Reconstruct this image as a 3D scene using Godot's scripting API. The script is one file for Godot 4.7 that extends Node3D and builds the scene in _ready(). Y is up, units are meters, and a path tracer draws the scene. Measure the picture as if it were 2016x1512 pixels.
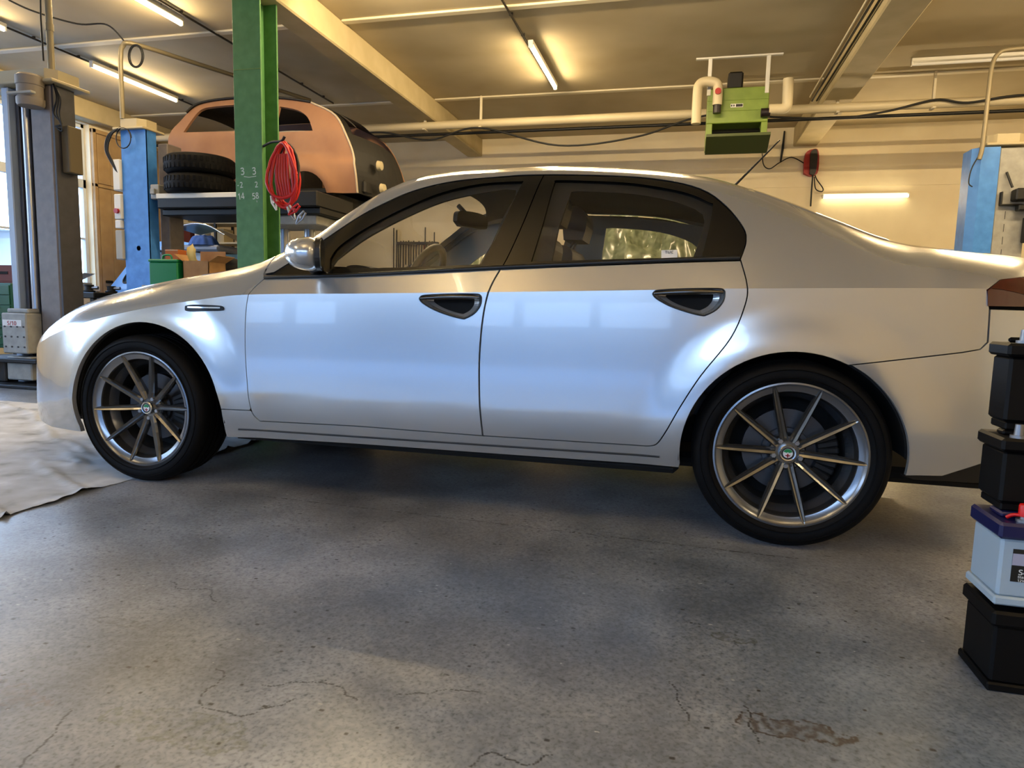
extends Node3D
# A workshop hall: silver saloon on a concrete floor, lifts and a bare body shell behind it.

const CEIL := 3.8
const WALL_Z := -12.05
const LEFT_X := -9.2
const RIGHT_X := 6.6
const FRONT_Z := 5.2

var M := {}
var names := {}


func _ready():
	# camera
	var cam := Camera3D.new()
	cam.name = "camera"
	cam.fov = rad_to_deg(2.0 * atan(756.0 / 1331.0))
	cam.near = 0.05
	cam.far = 400.0
	add_child(cam)
	cam.position = Vector3(0, 0.82, 0)
	cam.rotation_order = EULER_ORDER_YXZ
	cam.rotation_degrees = Vector3(-6.5, 14.1, 1.38)
	cam.current = true
	# sky and exposure
	var we := WorldEnvironment.new()
	we.name = "world_environment"
	var env := Environment.new()
	env.background_mode = Environment.BG_SKY
	var sky := Sky.new()
	var psm := ProceduralSkyMaterial.new()
	psm.sky_top_color = Color(0.40, 0.57, 0.80)
	psm.sky_horizon_color = Color(0.76, 0.85, 0.94)
	psm.sky_curve = 0.25
	psm.ground_bottom_color = Color(0.36, 0.37, 0.38)
	psm.ground_horizon_color = Color(0.62, 0.68, 0.76)
	psm.energy_multiplier = SKY_ENERGY
	sky.sky_material = psm
	env.sky = sky
	env.tonemap_mode = Environment.TONE_MAPPER_LINEAR
	env.tonemap_exposure = EXPOSURE
	env.sdfgi_enabled = true
	env.ssao_enabled = true
	env.ssil_enabled = true
	we.environment = env
	add_child(we)
	make_materials()
	build_room()
	build_tubes()
	build_car()
	build_background()
	build_foreground()


const SKY_ENERGY := 9.0
const EXPOSURE := 1.5


# ---------------------------------------------------------------- helpers
class G:
	var v := PackedVector3Array()
	var n := PackedVector3Array()
	var uv := PackedVector2Array()

	func tri(a: Vector3, b: Vector3, c: Vector3, na: Vector3, nb: Vector3, nc: Vector3, ua := Vector2.ZERO, ub := Vector2.ZERO, uc := Vector2.ZERO):
		if (b - a).cross(c - a).dot(na + nb + nc) > 0.0:
			v.append_array([a, c, b])
			n.append_array([na, nc, nb])
			uv.append_array([ua, uc, ub])
		else:
			v.append_array([a, b, c])
			n.append_array([na, nb, nc])
			uv.append_array([ua, ub, uc])

	func quad(a: Vector3, b: Vector3, c: Vector3, d: Vector3, nn := Vector3.ZERO):
		var m := nn
		if m == Vector3.ZERO:
			m = (c - a).cross(d - b).normalized()
		var w := [Vector2(0, 1), Vector2(1, 1), Vector2(1, 0), Vector2(0, 0)]
		tri(a, b, c, m, m, m, w[0], w[1], w[2])
		tri(a, c, d, m, m, m, w[0], w[2], w[3])

	func squad(p: Array, m: Array):
		tri(p[0], p[1], p[2], m[0], m[1], m[2])
		tri(p[0], p[2], p[3], m[0], m[2], m[3])

	# chamfered box, centre c, full size s, chamfer b
	func box(c: Vector3, s: Vector3, b := 0.0, bs := Basis.IDENTITY):
		var h := s * 0.5
		var sg := [-1.0, 1.0]
		var pt := func(k: int, q: Vector3) -> Vector3:
			var r := Vector3(q.x * (h.x - b), q.y * (h.y - b), q.z * (h.z - b))
			r[k] = q[k] * h[k]
			return c + bs * r
		for k in 3:
			var i := (k + 1) % 3
			var j := (k + 2) % 3
			for sk in sg:
				var qs := []
				for e in [[-1.0, -1.0], [1.0, -1.0], [1.0, 1.0], [-1.0, 1.0]]:
					var q := Vector3.ZERO
					q[k] = sk
					q[i] = e[0]
					q[j] = e[1]
					qs.append(pt.call(k, q))
				var nn := Vector3.ZERO
				nn[k] = sk
				quad(qs[0], qs[1], qs[2], qs[3], bs * nn)
			if b > 0.0:
				for si in sg:
					for sj in sg:
						var nn2 := Vector3.ZERO
						nn2[i] = si
						nn2[j] = sj
						var qa := nn2
						qa[k] = -1.0
						var qb := nn2
						qb[k] = 1.0
						quad(pt.call(i, qa), pt.call(i, qb), pt.call(j, qb), pt.call(j, qa), bs * nn2.normalized())
		if b > 0.0:
			for sx in sg:
				for sy in sg:
					for sz in sg:
						var q3 := Vector3(sx, sy, sz)
						var n3: Vector3 = bs * q3.normalized()
						tri(pt.call(0, q3), pt.call(1, q3), pt.call(2, q3), n3, n3, n3)

	# box from corner to corner
	func bx(x0: float, y0: float, z0: float, x1: float, y1: float, z1: float, b := 0.0):
		box(Vector3(x0 + x1, y0 + y1, z0 + z1) * 0.5, Vector3(absf(x1 - x0), absf(y1 - y0), absf(z1 - z0)), b)

	# tube swept along points; r a number or a list
	func tube(pts: Array, r, seg := 8, cap := true, flat := 1.0):
		var t := []
		for k in pts.size():
			var d: Vector3 = pts[mini(k + 1, pts.size() - 1)] - pts[maxi(k - 1, 0)]
			t.append(d.normalized())
		var up := Vector3.UP if absf(t[0].y) < 0.9 else Vector3.RIGHT
		var x: Vector3 = up.cross(t[0]).normalized()
		var rings := []
		var nrm := []
		for k in pts.size():
			x = (x - t[k] * x.dot(t[k])).normalized()
			var y: Vector3 = t[k].cross(x)
			var rr: float = r[k] if r is Array else r
			var ring := []
			var rn := []
			for s in seg:
				var a := TAU * s / seg
				var d2: Vector3 = x * cos(a) + y * sin(a) * flat
				ring.append(pts[k] + d2 * rr)
				rn.append((x * cos(a) + y * sin(a) / flat).normalized())
			rings.append(ring)
			nrm.append(rn)
		for k in pts.size() - 1:
			for s in seg:
				var s2 := (s + 1) % seg
				squad([rings[k][s], rings[k][s2], rings[k + 1][s2], rings[k + 1][s]], [nrm[k][s], nrm[k][s2], nrm[k + 1][s2], nrm[k + 1][s]])
		if cap:
			for e in [0, pts.size() - 1]:
				var m: Vector3 = -t[0] if e == 0 else t[e]
				for s in range(1, seg - 1):
					tri(rings[e][0], rings[e][s], rings[e][s + 1], m, m, m)

	func cyl(a: Vector3, b: Vector3, r: float, seg := 16):
		tube([a, b], r, seg)

	# profile of (radius, height) turned about the axis bs.y through c
	func lathe(prof: Array, seg: int, c := Vector3.ZERO, bs := Basis.IDENTITY, crease := 0.75, a0 := 0.0, a1 := TAU):
		var sn := []
		for k in prof.size() - 1:
			var d: Vector2 = prof[k + 1] - prof[k]
			sn.append(Vector2(d.y, -d.x).normalized())
		for k in prof.size() - 1:
			var n0: Vector2 = sn[k]
			var n1: Vector2 = sn[k]
			if k > 0 and sn[k].dot(sn[k - 1]) > crease:
				n0 = (sn[k] + sn[k - 1]).normalized()
			if k < sn.size() - 1 and sn[k].dot(sn[k + 1]) > crease:
				n1 = (sn[k] + sn[k + 1]).normalized()
			var p0: Vector2 = prof[k]
			var p1: Vector2 = prof[k + 1]
			for s in seg:
				var b0 := a0 + (a1 - a0) * s / seg
				var b1 := a0 + (a1 - a0) * (s + 1) / seg
				var e0 := Vector3(cos(b0), 0, sin(b0))
				var e1 := Vector3(cos(b1), 0, sin(b1))
				var q := [c + bs * (e0 * p0.x + Vector3(0, p0.y, 0)), c + bs * (e1 * p0.x + Vector3(0, p0.y, 0)), c + bs * (e1 * p1.x + Vector3(0, p1.y, 0)), c + bs * (e0 * p1.x + Vector3(0, p1.y, 0))]
				var m := [bs * (e0 * n0.x + Vector3(0, n0.y, 0)), bs * (e1 * n0.x + Vector3(0, n0.y, 0)), bs * (e1 * n1.x + Vector3(0, n1.y, 0)), bs * (e0 * n1.x + Vector3(0, n1.y, 0))]
				squad(q, m)

	# flat polygon (x, y) extruded from z0 to z1, placed by tf
	func prism(poly: PackedVector2Array, z0: float, z1: float, tf := Transform3D.IDENTITY):
		var id := Geometry2D.triangulate_polygon(poly)
		for z in [z0, z1]:
			var m: Vector3 = tf.basis * Vector3(0, 0, -1.0 if z == minf(z0, z1) else 1.0)
			for k in range(0, id.size(), 3):
				var a := poly[id[k]]
				var b := poly[id[k + 1]]
				var c := poly[id[k + 2]]
				tri(tf * Vector3(a.x, a.y, z), tf * Vector3(b.x, b.y, z), tf * Vector3(c.x, c.y, z), m, m, m, a, b, c)
		var cw := -1.0 if Geometry2D.is_polygon_clockwise(poly) else 1.0
		var cnt := poly.size()
		for k in cnt:
			var a := poly[k]
			var b := poly[(k + 1) % cnt]
			var d := (b - a).normalized() * cw
			quad(tf * Vector3(a.x, a.y, z0), tf * Vector3(b.x, b.y, z0), tf * Vector3(b.x, b.y, z1), tf * Vector3(a.x, a.y, z1), tf.basis * Vector3(d.y, -d.x, 0))

	func add(o: G, tf := Transform3D.IDENTITY):
		for k in o.v.size():
			v.append(tf * o.v[k])
			n.append((tf.basis * o.n[k]).normalized())
			uv.append(o.uv[k])

	func mesh() -> ArrayMesh:
		var a := []
		a.resize(Mesh.ARRAY_MAX)
		a[Mesh.ARRAY_VERTEX] = v
		a[Mesh.ARRAY_NORMAL] = n
		a[Mesh.ARRAY_TEX_UV] = uv
		var m := ArrayMesh.new()
		m.add_surface_from_arrays(Mesh.PRIMITIVE_TRIANGLES, a)
		return m


func numbered(called: String) -> String:
	if not names.has(called):
		names[called] = 0
		return called
	names[called] += 1
	return "%s_%03d" % [called, names[called]]


# one mesh; under parent it is a part, else a top-level object
func obj(called: String, g, m: Material, parent: Node = null) -> MeshInstance3D:
	var o := MeshInstance3D.new()
	o.mesh = g.mesh() if g is G else g
	o.material_override = m
	o.cast_shadow = GeometryInstance3D.SHADOW_CASTING_SETTING_ON
	if parent == null:
		o.name = numbered(called)
		add_child(o)
	else:
		o.name = called
		parent.add_child(o, true)
	return o


func tag(o: Node, label: String, category: String, group := "") -> Node:
	o.set_meta("label", label)
	o.set_meta("category", category)
	if group:
		o.set_meta("group", group)
	return o


func thing(called: String, label: String, category: String, at := Vector3.ZERO, turn := 0.0, group := "") -> Node3D:
	var o := Node3D.new()
	o.name = numbered(called)
	add_child(o)
	o.position = at
	o.rotation.y = turn
	tag(o, label, category, group)
	return o


func struct(called: String, g, m: Material) -> MeshInstance3D:
	var o := obj(called, g, m)
	o.set_meta("kind", "structure")
	return o


func curve(pts: Array, steps := 6) -> Array:
	# smooth points through the given ones
	var out := []
	for k in pts.size() - 1:
		var p0 = pts[maxi(k - 1, 0)]
		var p3 = pts[mini(k + 2, pts.size() - 1)]
		for s in steps:
			out.append(pts[k].cubic_interpolate(pts[k + 1], p0, p3, float(s) / steps))
	out.append(pts[-1])
	return out


func v2(a: Array) -> Array:
	var o := []
	for k in range(0, a.size(), 2):
		o.append(Vector2(a[k], a[k + 1]))
	return o


func mat(col: Color, rough := 0.6, metal := 0.0) -> StandardMaterial3D:
	var m := StandardMaterial3D.new()
	m.albedo_color = col
	m.roughness = rough
	m.metallic = metal
	return m


func noise_tex(seed_: int, freq: float, ramp: Array, size := 512, octaves := 5, kind := FastNoiseLite.TYPE_SIMPLEX_SMOOTH) -> ImageTexture:
	# ramp: [offset, Color, offset, Color ...]
	var f := FastNoiseLite.new()
	f.seed = seed_
	f.frequency = freq
	f.noise_type = kind
	f.fractal_octaves = octaves
	var im := f.get_seamless_image(size, size)
	im.convert(Image.FORMAT_L8)
	var lut := PackedByteArray()
	var gr := Gradient.new()
	gr.offsets = PackedFloat32Array([ramp[0], ramp[2]])
	gr.colors = PackedColorArray([ramp[1], ramp[3]])
	for k in range(4, ramp.size(), 2):
		gr.add_point(ramp[k], ramp[k + 1])
	for k in 256:
		var c := gr.sample(k / 255.0)
		lut.append_array([c.r8, c.g8, c.b8])
	var src := im.get_data()
	var out := PackedByteArray()
	out.resize(size * size * 3)
	for k in size * size:
		var b := src[k] * 3
		out[k * 3] = lut[b]
		out[k * 3 + 1] = lut[b + 1]
		out[k * 3 + 2] = lut[b + 2]
	return ImageTexture.create_from_image(Image.create_from_data(size, size, false, Image.FORMAT_RGB8, out))


func tri_mat(tex: Texture2D, scale: float, rough := 0.7, bump: Texture2D = null, depth := 0.2) -> StandardMaterial3D:
	var m := StandardMaterial3D.new()
	m.albedo_texture = tex
	m.uv1_triplanar = true
	m.uv1_world_triplanar = true
	m.uv1_scale = Vector3.ONE * scale
	m.roughness = rough
	if bump:
		m.heightmap_enabled = true
		m.heightmap_texture = bump
		m.heightmap_scale = depth
	return m


# ---------------------------------------------------------------- materials
func make_materials():
	var g3 := func(a: float) -> Color: return Color(a, a, a)
	var rough_tex := noise_tex(5, 0.03, [0.0, Color(0.0, 0.0, 0.0), 1.0, Color(1, 1, 1)], 512, 5)
	M.bump = rough_tex
	# walls, ceiling
	M.wall = tri_mat(noise_tex(11, 0.006, [0.0, Color(0.90, 0.84, 0.70), 1.0, Color(0.95, 0.90, 0.77)], 512, 4), 0.35, 0.85, rough_tex, 0.12)
	M.ceiling = tri_mat(noise_tex(12, 0.004, [0.0, Color(0.66, 0.60, 0.47), 1.0, Color(0.74, 0.69, 0.57)], 512, 4), 0.3, 0.8)
	M.beam = tri_mat(noise_tex(13, 0.008, [0.0, Color(0.68, 0.62, 0.47), 1.0, Color(0.75, 0.69, 0.54)], 512, 4), 0.5, 0.75)
	M.batten = mat(Color(0.83, 0.79, 0.68), 0.6)
	M.wood_panel = tri_mat(noise_tex(14, 0.01, [0.0, Color(0.66, 0.54, 0.37), 1.0, Color(0.74, 0.62, 0.44)], 512, 3), 0.6, 0.55)
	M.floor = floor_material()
	M.asphalt = tri_mat(noise_tex(15, 0.05, [0.0, Color(0.50, 0.54, 0.59), 1.0, Color(0.60, 0.64, 0.68)], 512, 4), 0.4, 0.9)
	M.facade = mat(Color(0.20, 0.30, 0.36), 0.85)
	M.window_frame = mat(Color(0.82, 0.84, 0.85), 0.45)
	M.pane = StandardMaterial3D.new()
	M.pane.albedo_color = Color(0.9, 0.95, 0.97, 0.06)
	M.pane.transparency = BaseMaterial3D.TRANSPARENCY_ALPHA
	M.pane.roughness = 0.0
	# car
	var p := mat(Color(0.73, 0.735, 0.735), 0.21, 0.68)
	p.clearcoat_enabled = true
	p.clearcoat = 1.0
	p.clearcoat_roughness = 0.02
	M.paint = p
	M.gloss_black = mat(Color(0.030, 0.028, 0.028), 0.18)
	M.satin_black = mat(Color(0.035, 0.034, 0.036), 0.45)
	M.liner = mat(Color(0.02, 0.02, 0.022), 0.9)
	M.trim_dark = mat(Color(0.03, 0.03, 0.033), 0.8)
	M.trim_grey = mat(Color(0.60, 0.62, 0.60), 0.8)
	M.leather = mat(Color(0.05, 0.05, 0.055), 0.5)
	M.chrome = mat(Color(0.80, 0.80, 0.80), 0.12, 1.0)
	M.rubber = tri_mat(noise_tex(21, 0.02, [0.0, Color(0.022, 0.022, 0.026), 1.0, Color(0.045, 0.045, 0.05)], 256, 4), 3.0, 0.66)
	M.rim = mat(Color(0.50, 0.51, 0.53), 0.24, 0.85)
	M.spoke = mat(Color(0.47, 0.47, 0.47), 0.2, 0.9)
	M.disc = mat(Color(0.30, 0.30, 0.31), 0.4, 0.8)
	M.caliper = mat(Color(0.12, 0.12, 0.125), 0.5, 0.4)
	var gl := StandardMaterial3D.new()
	gl.albedo_color = Color(0.02, 0.035, 0.028, 0.12)
	gl.transparency = BaseMaterial3D.TRANSPARENCY_ALPHA
	gl.roughness = 0.0
	M.car_glass = gl
	var lens := mat(Color(0.27, 0.022, 0.018), 0.06)
	lens.clearcoat_enabled = true
	lens.clearcoat = 1.0
	lens.clearcoat_roughness = 0.02
	M.tail = lens
	M.recess = mat(Color(0.06, 0.075, 0.10), 0.25, 0.3)
	M.chrome_dark = mat(Color(0.40, 0.39, 0.38), 0.14, 1.0)
	M.badge = mat(Color(0.10, 0.10, 0.11), 0.25, 0.6)
	M.head = mat(Color(0.75, 0.78, 0.8), 0.05, 0.9)
	# steel and plastic
	M.post_green = tri_mat(noise_tex(31, 0.02, [0.0, Color(0.25, 0.44, 0.24), 1.0, Color(0.31, 0.51, 0.30)], 512, 5), 0.8, 0.5)
	M.post_blue = tri_mat(noise_tex(32, 0.02, [0.0, Color(0.20, 0.46, 0.78), 1.0, Color(0.27, 0.54, 0.86)], 512, 5), 0.8, 0.45)
	M.post_grey = tri_mat(noise_tex(33, 0.02, [0.0, Color(0.40, 0.37, 0.36), 1.0, Color(0.48, 0.45, 0.43)], 512, 5), 0.8, 0.5)
	M.post_dark = tri_mat(noise_tex(34, 0.02, [0.0, Color(0.17, 0.17, 0.20), 1.0, Color(0.23, 0.23, 0.26)], 512, 5), 0.8, 0.5)
	M.carriage_grey = tri_mat(noise_tex(35, 0.02, [0.0, Color(0.52, 0.52, 0.50), 1.0, Color(0.62, 0.62, 0.60)], 512, 5), 0.8, 0.5)
	M.steel = mat(Color(0.62, 0.63, 0.65), 0.28, 0.9)
	M.cap = mat(Color(0.70, 0.65, 0.52), 0.6)
	M.pipe = mat(Color(0.78, 0.73, 0.60), 0.45)
	M.conduit = mat(Color(0.52, 0.48, 0.38), 0.45, 0.3)
	M.cable = mat(Color(0.035, 0.035, 0.035), 0.6)
	M.black_steel = mat(Color(0.05, 0.05, 0.05), 0.5, 0.2)
	M.heater_green = tri_mat(noise_tex(36, 0.02, [0.0, Color(0.42, 0.51, 0.19), 1.0, Color(0.48, 0.57, 0.23)], 256, 4), 1.0, 0.45)
	M.white_metal = mat(Color(0.85, 0.84, 0.80), 0.5)
	M.grey_plastic = mat(Color(0.62, 0.61, 0.57), 0.6)
	M.red = mat(Color(0.62, 0.04, 0.04), 0.4)
	M.red_cable = mat(Color(0.70, 0.05, 0.06), 0.4)
	M.copper = tri_mat(noise_tex(37, 0.008, [0.0, Color(0.54, 0.38, 0.28), 1.0, Color(0.62, 0.46, 0.34)], 512, 4), 0.5, 0.6)
	M.copper2 = M.copper
	M.dirty_black = tri_mat(noise_tex(38, 0.03, [0.0, Color(0.02, 0.018, 0.015), 0.7, Color(0.05, 0.042, 0.034), 1.0, Color(0.15, 0.11, 0.08)], 256, 5), 1.5, 0.6)
	M.green_plastic = mat(Color(0.03, 0.48, 0.26), 0.45)
	M.cabinet_green = mat(Color(0.03, 0.30, 0.20), 0.45)
	M.cardboard = tri_mat(noise_tex(39, 0.02, [0.0, Color(0.58, 0.42, 0.26), 1.0, Color(0.66, 0.50, 0.32)], 256, 4), 1.5, 0.85)
	M.orange_card = mat(Color(0.66, 0.34, 0.12), 0.8)
	M.yellow_card = mat(Color(0.85, 0.70, 0.35), 0.8)
	M.white_paper = mat(Color(0.88, 0.88, 0.86), 0.8)
	M.car_blue = mat(Color(0.30, 0.55, 0.82), 0.2)
	M.car_blue.clearcoat_enabled = true
	M.car_dark = mat(Color(0.05, 0.055, 0.07), 0.15)
	M.car_dark.clearcoat_enabled = true
	M.battery_black = mat(Color(0.012, 0.012, 0.016), 0.5)
	M.battery_grey = mat(Color(0.60, 0.67, 0.72), 0.5)
	M.battery_blue = mat(Color(0.03, 0.05, 0.26), 0.35)
	M.lead = mat(Color(0.55, 0.55, 0.56), 0.4, 0.8)
	M.cloth = tri_mat(noise_tex(40, 0.012, [0.0, Color(0.50, 0.50, 0.49), 0.35, Color(0.70, 0.71, 0.71), 0.7, Color(0.76, 0.77, 0.78), 1.0, Color(0.86, 0.87, 0.88)], 512, 6), 0.55, 0.85)
	M.rail_pale = mat(Color(0.62, 0.68, 0.76), 0.4)
	M.motor_grey = mat(Color(0.50, 0.46, 0.41), 0.55)
	M.box_brown = mat(Color(0.36, 0.31, 0.21), 0.6)
	M.pale_edge = mat(Color(0.70, 0.64, 0.55), 0.5)
	M.heater_dark = mat(Color(0.24, 0.28, 0.09), 0.5)
	M.valve = mat(Color(0.10, 0.06, 0.08), 0.4)
	M.dark_conduit = mat(Color(0.14, 0.12, 0.10), 0.5)
	M.rust = mat(Color(0.36, 0.13, 0.08), 0.7)
	M.grey_cover = mat(Color(0.55, 0.58, 0.64), 0.5)
	M.rag_blue = mat(Color(0.22, 0.36, 0.62), 0.85)
	M.film = tri_mat(noise_tex(41, 0.02, [0.0, Color(0.22, 0.25, 0.19), 0.5, Color(0.38, 0.42, 0.33), 1.0, Color(0.60, 0.62, 0.52)], 256, 5), 1.6, 0.16)
	M.red_cap = mat(Color(0.80, 0.05, 0.03), 0.4)
	M.label_lilac = mat(Color(0.62, 0.62, 0.70), 0.5)
	M.dull_glass = mat(Color(0.42, 0.50, 0.58), 0.15)
	M.rubber.metallic_specular = 0.25
	M.battery_black.metallic_specular = 0.3
	M.chalk = mat(Color(0.80, 0.84, 0.80), 0.9)
	M.white = mat(Color(0.85, 0.85, 0.84), 0.6)
	M.tube_glow = mat(Color(1, 1, 1), 0.5)
	M.tube_glow.emission_enabled = true
	M.tube_glow.emission = Color(1.0, 0.93, 0.74)
	M.tube_glow.emission_energy_multiplier = 6.0


func floor_material() -> StandardMaterial3D:
	# one large picture of the concrete over x -4.6..2.4, z -7..0: clouds, stains, specks, cracks
	var size := 2048
	var layers := []
	for a in [[51, 0.0022, 5], [52, 0.012, 4], [53, 0.13, 3], [54, 0.0011, 3]]:
		var f := FastNoiseLite.new()
		f.seed = a[0]
		f.frequency = a[1]
		f.fractal_octaves = a[2]
		var im := f.get_image(size, size)
		im.convert(Image.FORMAT_L8)
		layers.append(im.get_data())
	var out := PackedByteArray()
	out.resize(size * size * 3)
	var A: PackedByteArray = layers[0]
	var B: PackedByteArray = layers[1]
	var C: PackedByteArray = layers[2]
	var D: PackedByteArray = layers[3]
	for k in size * size:
		var l := 124 + ((A[k] - 128) >> 2) + ((B[k] - 128) >> 3) + ((C[k] - 128) >> 3)
		var t := (D[k] - 128) >> 4
		if C[k] < 52 and B[k] > 120:
			l -= 34
		out[k * 3] = clampi(l - 6 + t, 0, 255)
		out[k * 3 + 1] = clampi(l, 0, 255)
		out[k * 3 + 2] = clampi(l + 9 - t, 0, 255)
	var img := Image.create_from_data(size, size, false, Image.FORMAT_RGB8, out)
	var rng := RandomNumberGenerator.new()
	rng.seed = 77
	var px := func(x: float, z: float) -> Vector2i: return Vector2i(int((x + 4.6) / 7.0 * size), int((z + 7.0) / 7.0 * size))
	# dark grit and white paint drops
	for k in 1500:
		var q: Vector2i = px.call(rng.randf_range(-4.5, 2.3), rng.randf_range(-5.5, -0.9))
		var w := rng.randi_range(1, 2)
		var c := rng.randf_range(0.10, 0.2)
		img.fill_rect(Rect2i(q, Vector2i(w + rng.randi_range(0, 1), w)), Color(c, c, c))
	for k in 190:
		var q2: Vector2i = px.call(rng.randf_range(-3.5, 1.6), rng.randf_range(-2.6, -0.9))
		var c2 := rng.randf_range(0.62, 0.8)
		img.fill_rect(Rect2i(q2, Vector2i(rng.randi_range(1, 3), 1)), Color(c2, c2, c2))
	var bl0 := FastNoiseLite.new()
	bl0.seed = 62
	bl0.frequency = 0.05
	# cracks
	for cr in [[-0.98, -1.23, 0.32, 0.10, 34], [-0.84, -1.20, 0.4, -0.05, 22], [-1.42, -1.60, 0.3, 0.1, 24], [-0.55, -1.25, 0.5, 0.1, 16], [0.16, -1.42, 0.1, 0.3, 12], [0.05, -1.33, 0.12, -0.3, 14], [-0.35, -1.05, 0.5, -0.12, 20], [-1.15, -1.02, 0.4, 0.15, 18]]:
		var pos := Vector2(cr[0], cr[1])
		var aim := Vector2(cr[2], cr[3]).normalized()
		var dir := aim
		for k in cr[4]:
			dir = dir.rotated(rng.randf_range(-0.7, 0.7)).lerp(aim, 0.12).normalized()
			for j in 4:
				pos += dir * 0.0028
				if rng.randf() < 0.75:
					var q: Vector2i = px.call(pos.x, pos.y)
					img.set_pixelv(q, img.get_pixelv(q).darkened(rng.randf_range(0.35, 0.75)))
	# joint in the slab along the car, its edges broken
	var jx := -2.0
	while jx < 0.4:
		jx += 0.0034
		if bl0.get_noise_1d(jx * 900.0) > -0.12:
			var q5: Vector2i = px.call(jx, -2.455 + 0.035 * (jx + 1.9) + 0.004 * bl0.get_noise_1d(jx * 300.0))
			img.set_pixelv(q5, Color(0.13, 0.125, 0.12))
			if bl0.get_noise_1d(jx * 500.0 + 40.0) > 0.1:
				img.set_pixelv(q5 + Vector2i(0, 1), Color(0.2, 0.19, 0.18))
	# ragged oil stains: dark broken outline, blotchy inside, drag marks
	var bl := FastNoiseLite.new()
	bl.seed = 61
	bl.frequency = 0.05
	bl.fractal_octaves = 4
	for s in STAINS:
		var c0: Vector2i = px.call(s[0], s[1])
		var rx := int(s[2] / 7.0 * size)
		var rz := int(s[3] / 7.0 * size)
		for dx in range(-rx * 2, rx * 2):
			for dz in range(-rz * 2, rz * 2):
				var e := Vector2(float(dx) / rx, float(dz) / rz).rotated(s[5])
				var wob := 0.55 * bl.get_noise_2d(c0.x + dx, c0.y + dz)
				var r := e.length() + wob
				var amt := 0.0
				if r < 1.0:
					amt = s[4] * clampf(0.35 + 1.6 * bl.get_noise_2d((c0.x + dx) * 2.3 + 90.0, (c0.y + dz) * 2.3), 0.0, 1.0)
					if r > 0.86 and bl.get_noise_2d((c0.x + dx) * 1.5, (c0.y + dz) * 1.5 + 300.0) > -0.15:
						amt = s[4] * 1.25
				if amt > 0.01:
					var q3 := c0 + Vector2i(dx, dz)
					if q3.x >= 0 and q3.y >= 0 and q3.x < size and q3.y < size:
						img.set_pixelv(q3, img.get_pixelv(q3).lerp(Color(s[6], s[7], s[8]), clampf(amt, 0.0, 1.0)))
	var m := StandardMaterial3D.new()
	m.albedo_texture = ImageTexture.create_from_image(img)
	m.roughness = 0.42
	m.metallic_specular = 0.5
	m.heightmap_enabled = false
	var fine := noise_tex(56, 0.12, [0.0, Color(0.70, 0.70, 0.70), 0.5, Color(1, 1, 1), 1.0, Color(1, 1, 1)], 512, 4)
	m.detail_enabled = true
	m.detail_albedo = fine
	m.detail_blend_mode = BaseMaterial3D.BLEND_MODE_MUL
	m.detail_uv_layer = BaseMaterial3D.DETAIL_UV_2
	m.roughness_texture = noise_tex(57, 0.02, [0.0, Color(0.75, 0.75, 0.75), 1.0, Color(1, 1, 1)], 512, 5)
	return m


# [x, z, half width, half depth, strength, turn, r, g, b]
const STAINS := [[0.40, -1.16, 0.17, 0.055, 0.8, 0.25, 0.16, 0.155, 0.14], [0.36, -1.12, 0.06, 0.025, 0.95, 0.3, 0.10, 0.10, 0.09], [0.24, -1.36, 0.11, 0.035, 0.7, 0.5, 0.20, 0.16, 0.145], [0.03, -0.995, 0.075, 0.035, 0.75, 0.1, 0.24, 0.17, 0.12], [0.55, -1.13, 0.07, 0.03, 0.7, 0.0, 0.18, 0.17, 0.16], [0.16, -1.72, 0.05, 0.025, 0.4, 0.0, 0.2, 0.2, 0.17], [-0.30, -1.98, 0.05, 0.02, 0.35, 0.0, 0.2, 0.2, 0.18], [-1.35, -1.35, 0.10, 0.02, 0.35, 0.1, 0.22, 0.21, 0.20], [-0.9, -1.03, 0.16, 0.05, 0.25, 0.1, 0.30, 0.31, 0.22], [-1.35, -1.02, 0.12, 0.04, 0.25, 0.1, 0.36, 0.27, 0.25], [0.1, -1.1, 0.2, 0.06, 0.22, 0.1, 0.36, 0.29, 0.25]]


# ---------------------------------------------------------------- the hall
# wall in the plane across axis k ("x" or "z"), with rectangular openings [a0, a1, y0, y1]
func holed_wall(along0: float, along1: float, h: float, opens: Array, place: Callable) -> G:
	var g := G.new()
	var cuts := [along0, along1]
	for o in opens:
		cuts.append(o[0])
		cuts.append(o[1])
	cuts.sort()
	for k in cuts.size() - 1:
		var a: float = cuts[k]
		var b: float = cuts[k + 1]
		if b - a < 0.001:
			continue
		var ys := [0.0, h]
		var mid := (a + b) * 0.5
		for o in opens:
			if o[0] < mid and mid < o[1]:
				ys.append(o[2])
				ys.append(o[3])
		ys.sort()
		for j in range(0, ys.size() - 1, 2):
			if ys[j + 1] - ys[j] > 0.001:
				place.call(g, a, b, ys[j], ys[j + 1])
	return g


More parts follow.
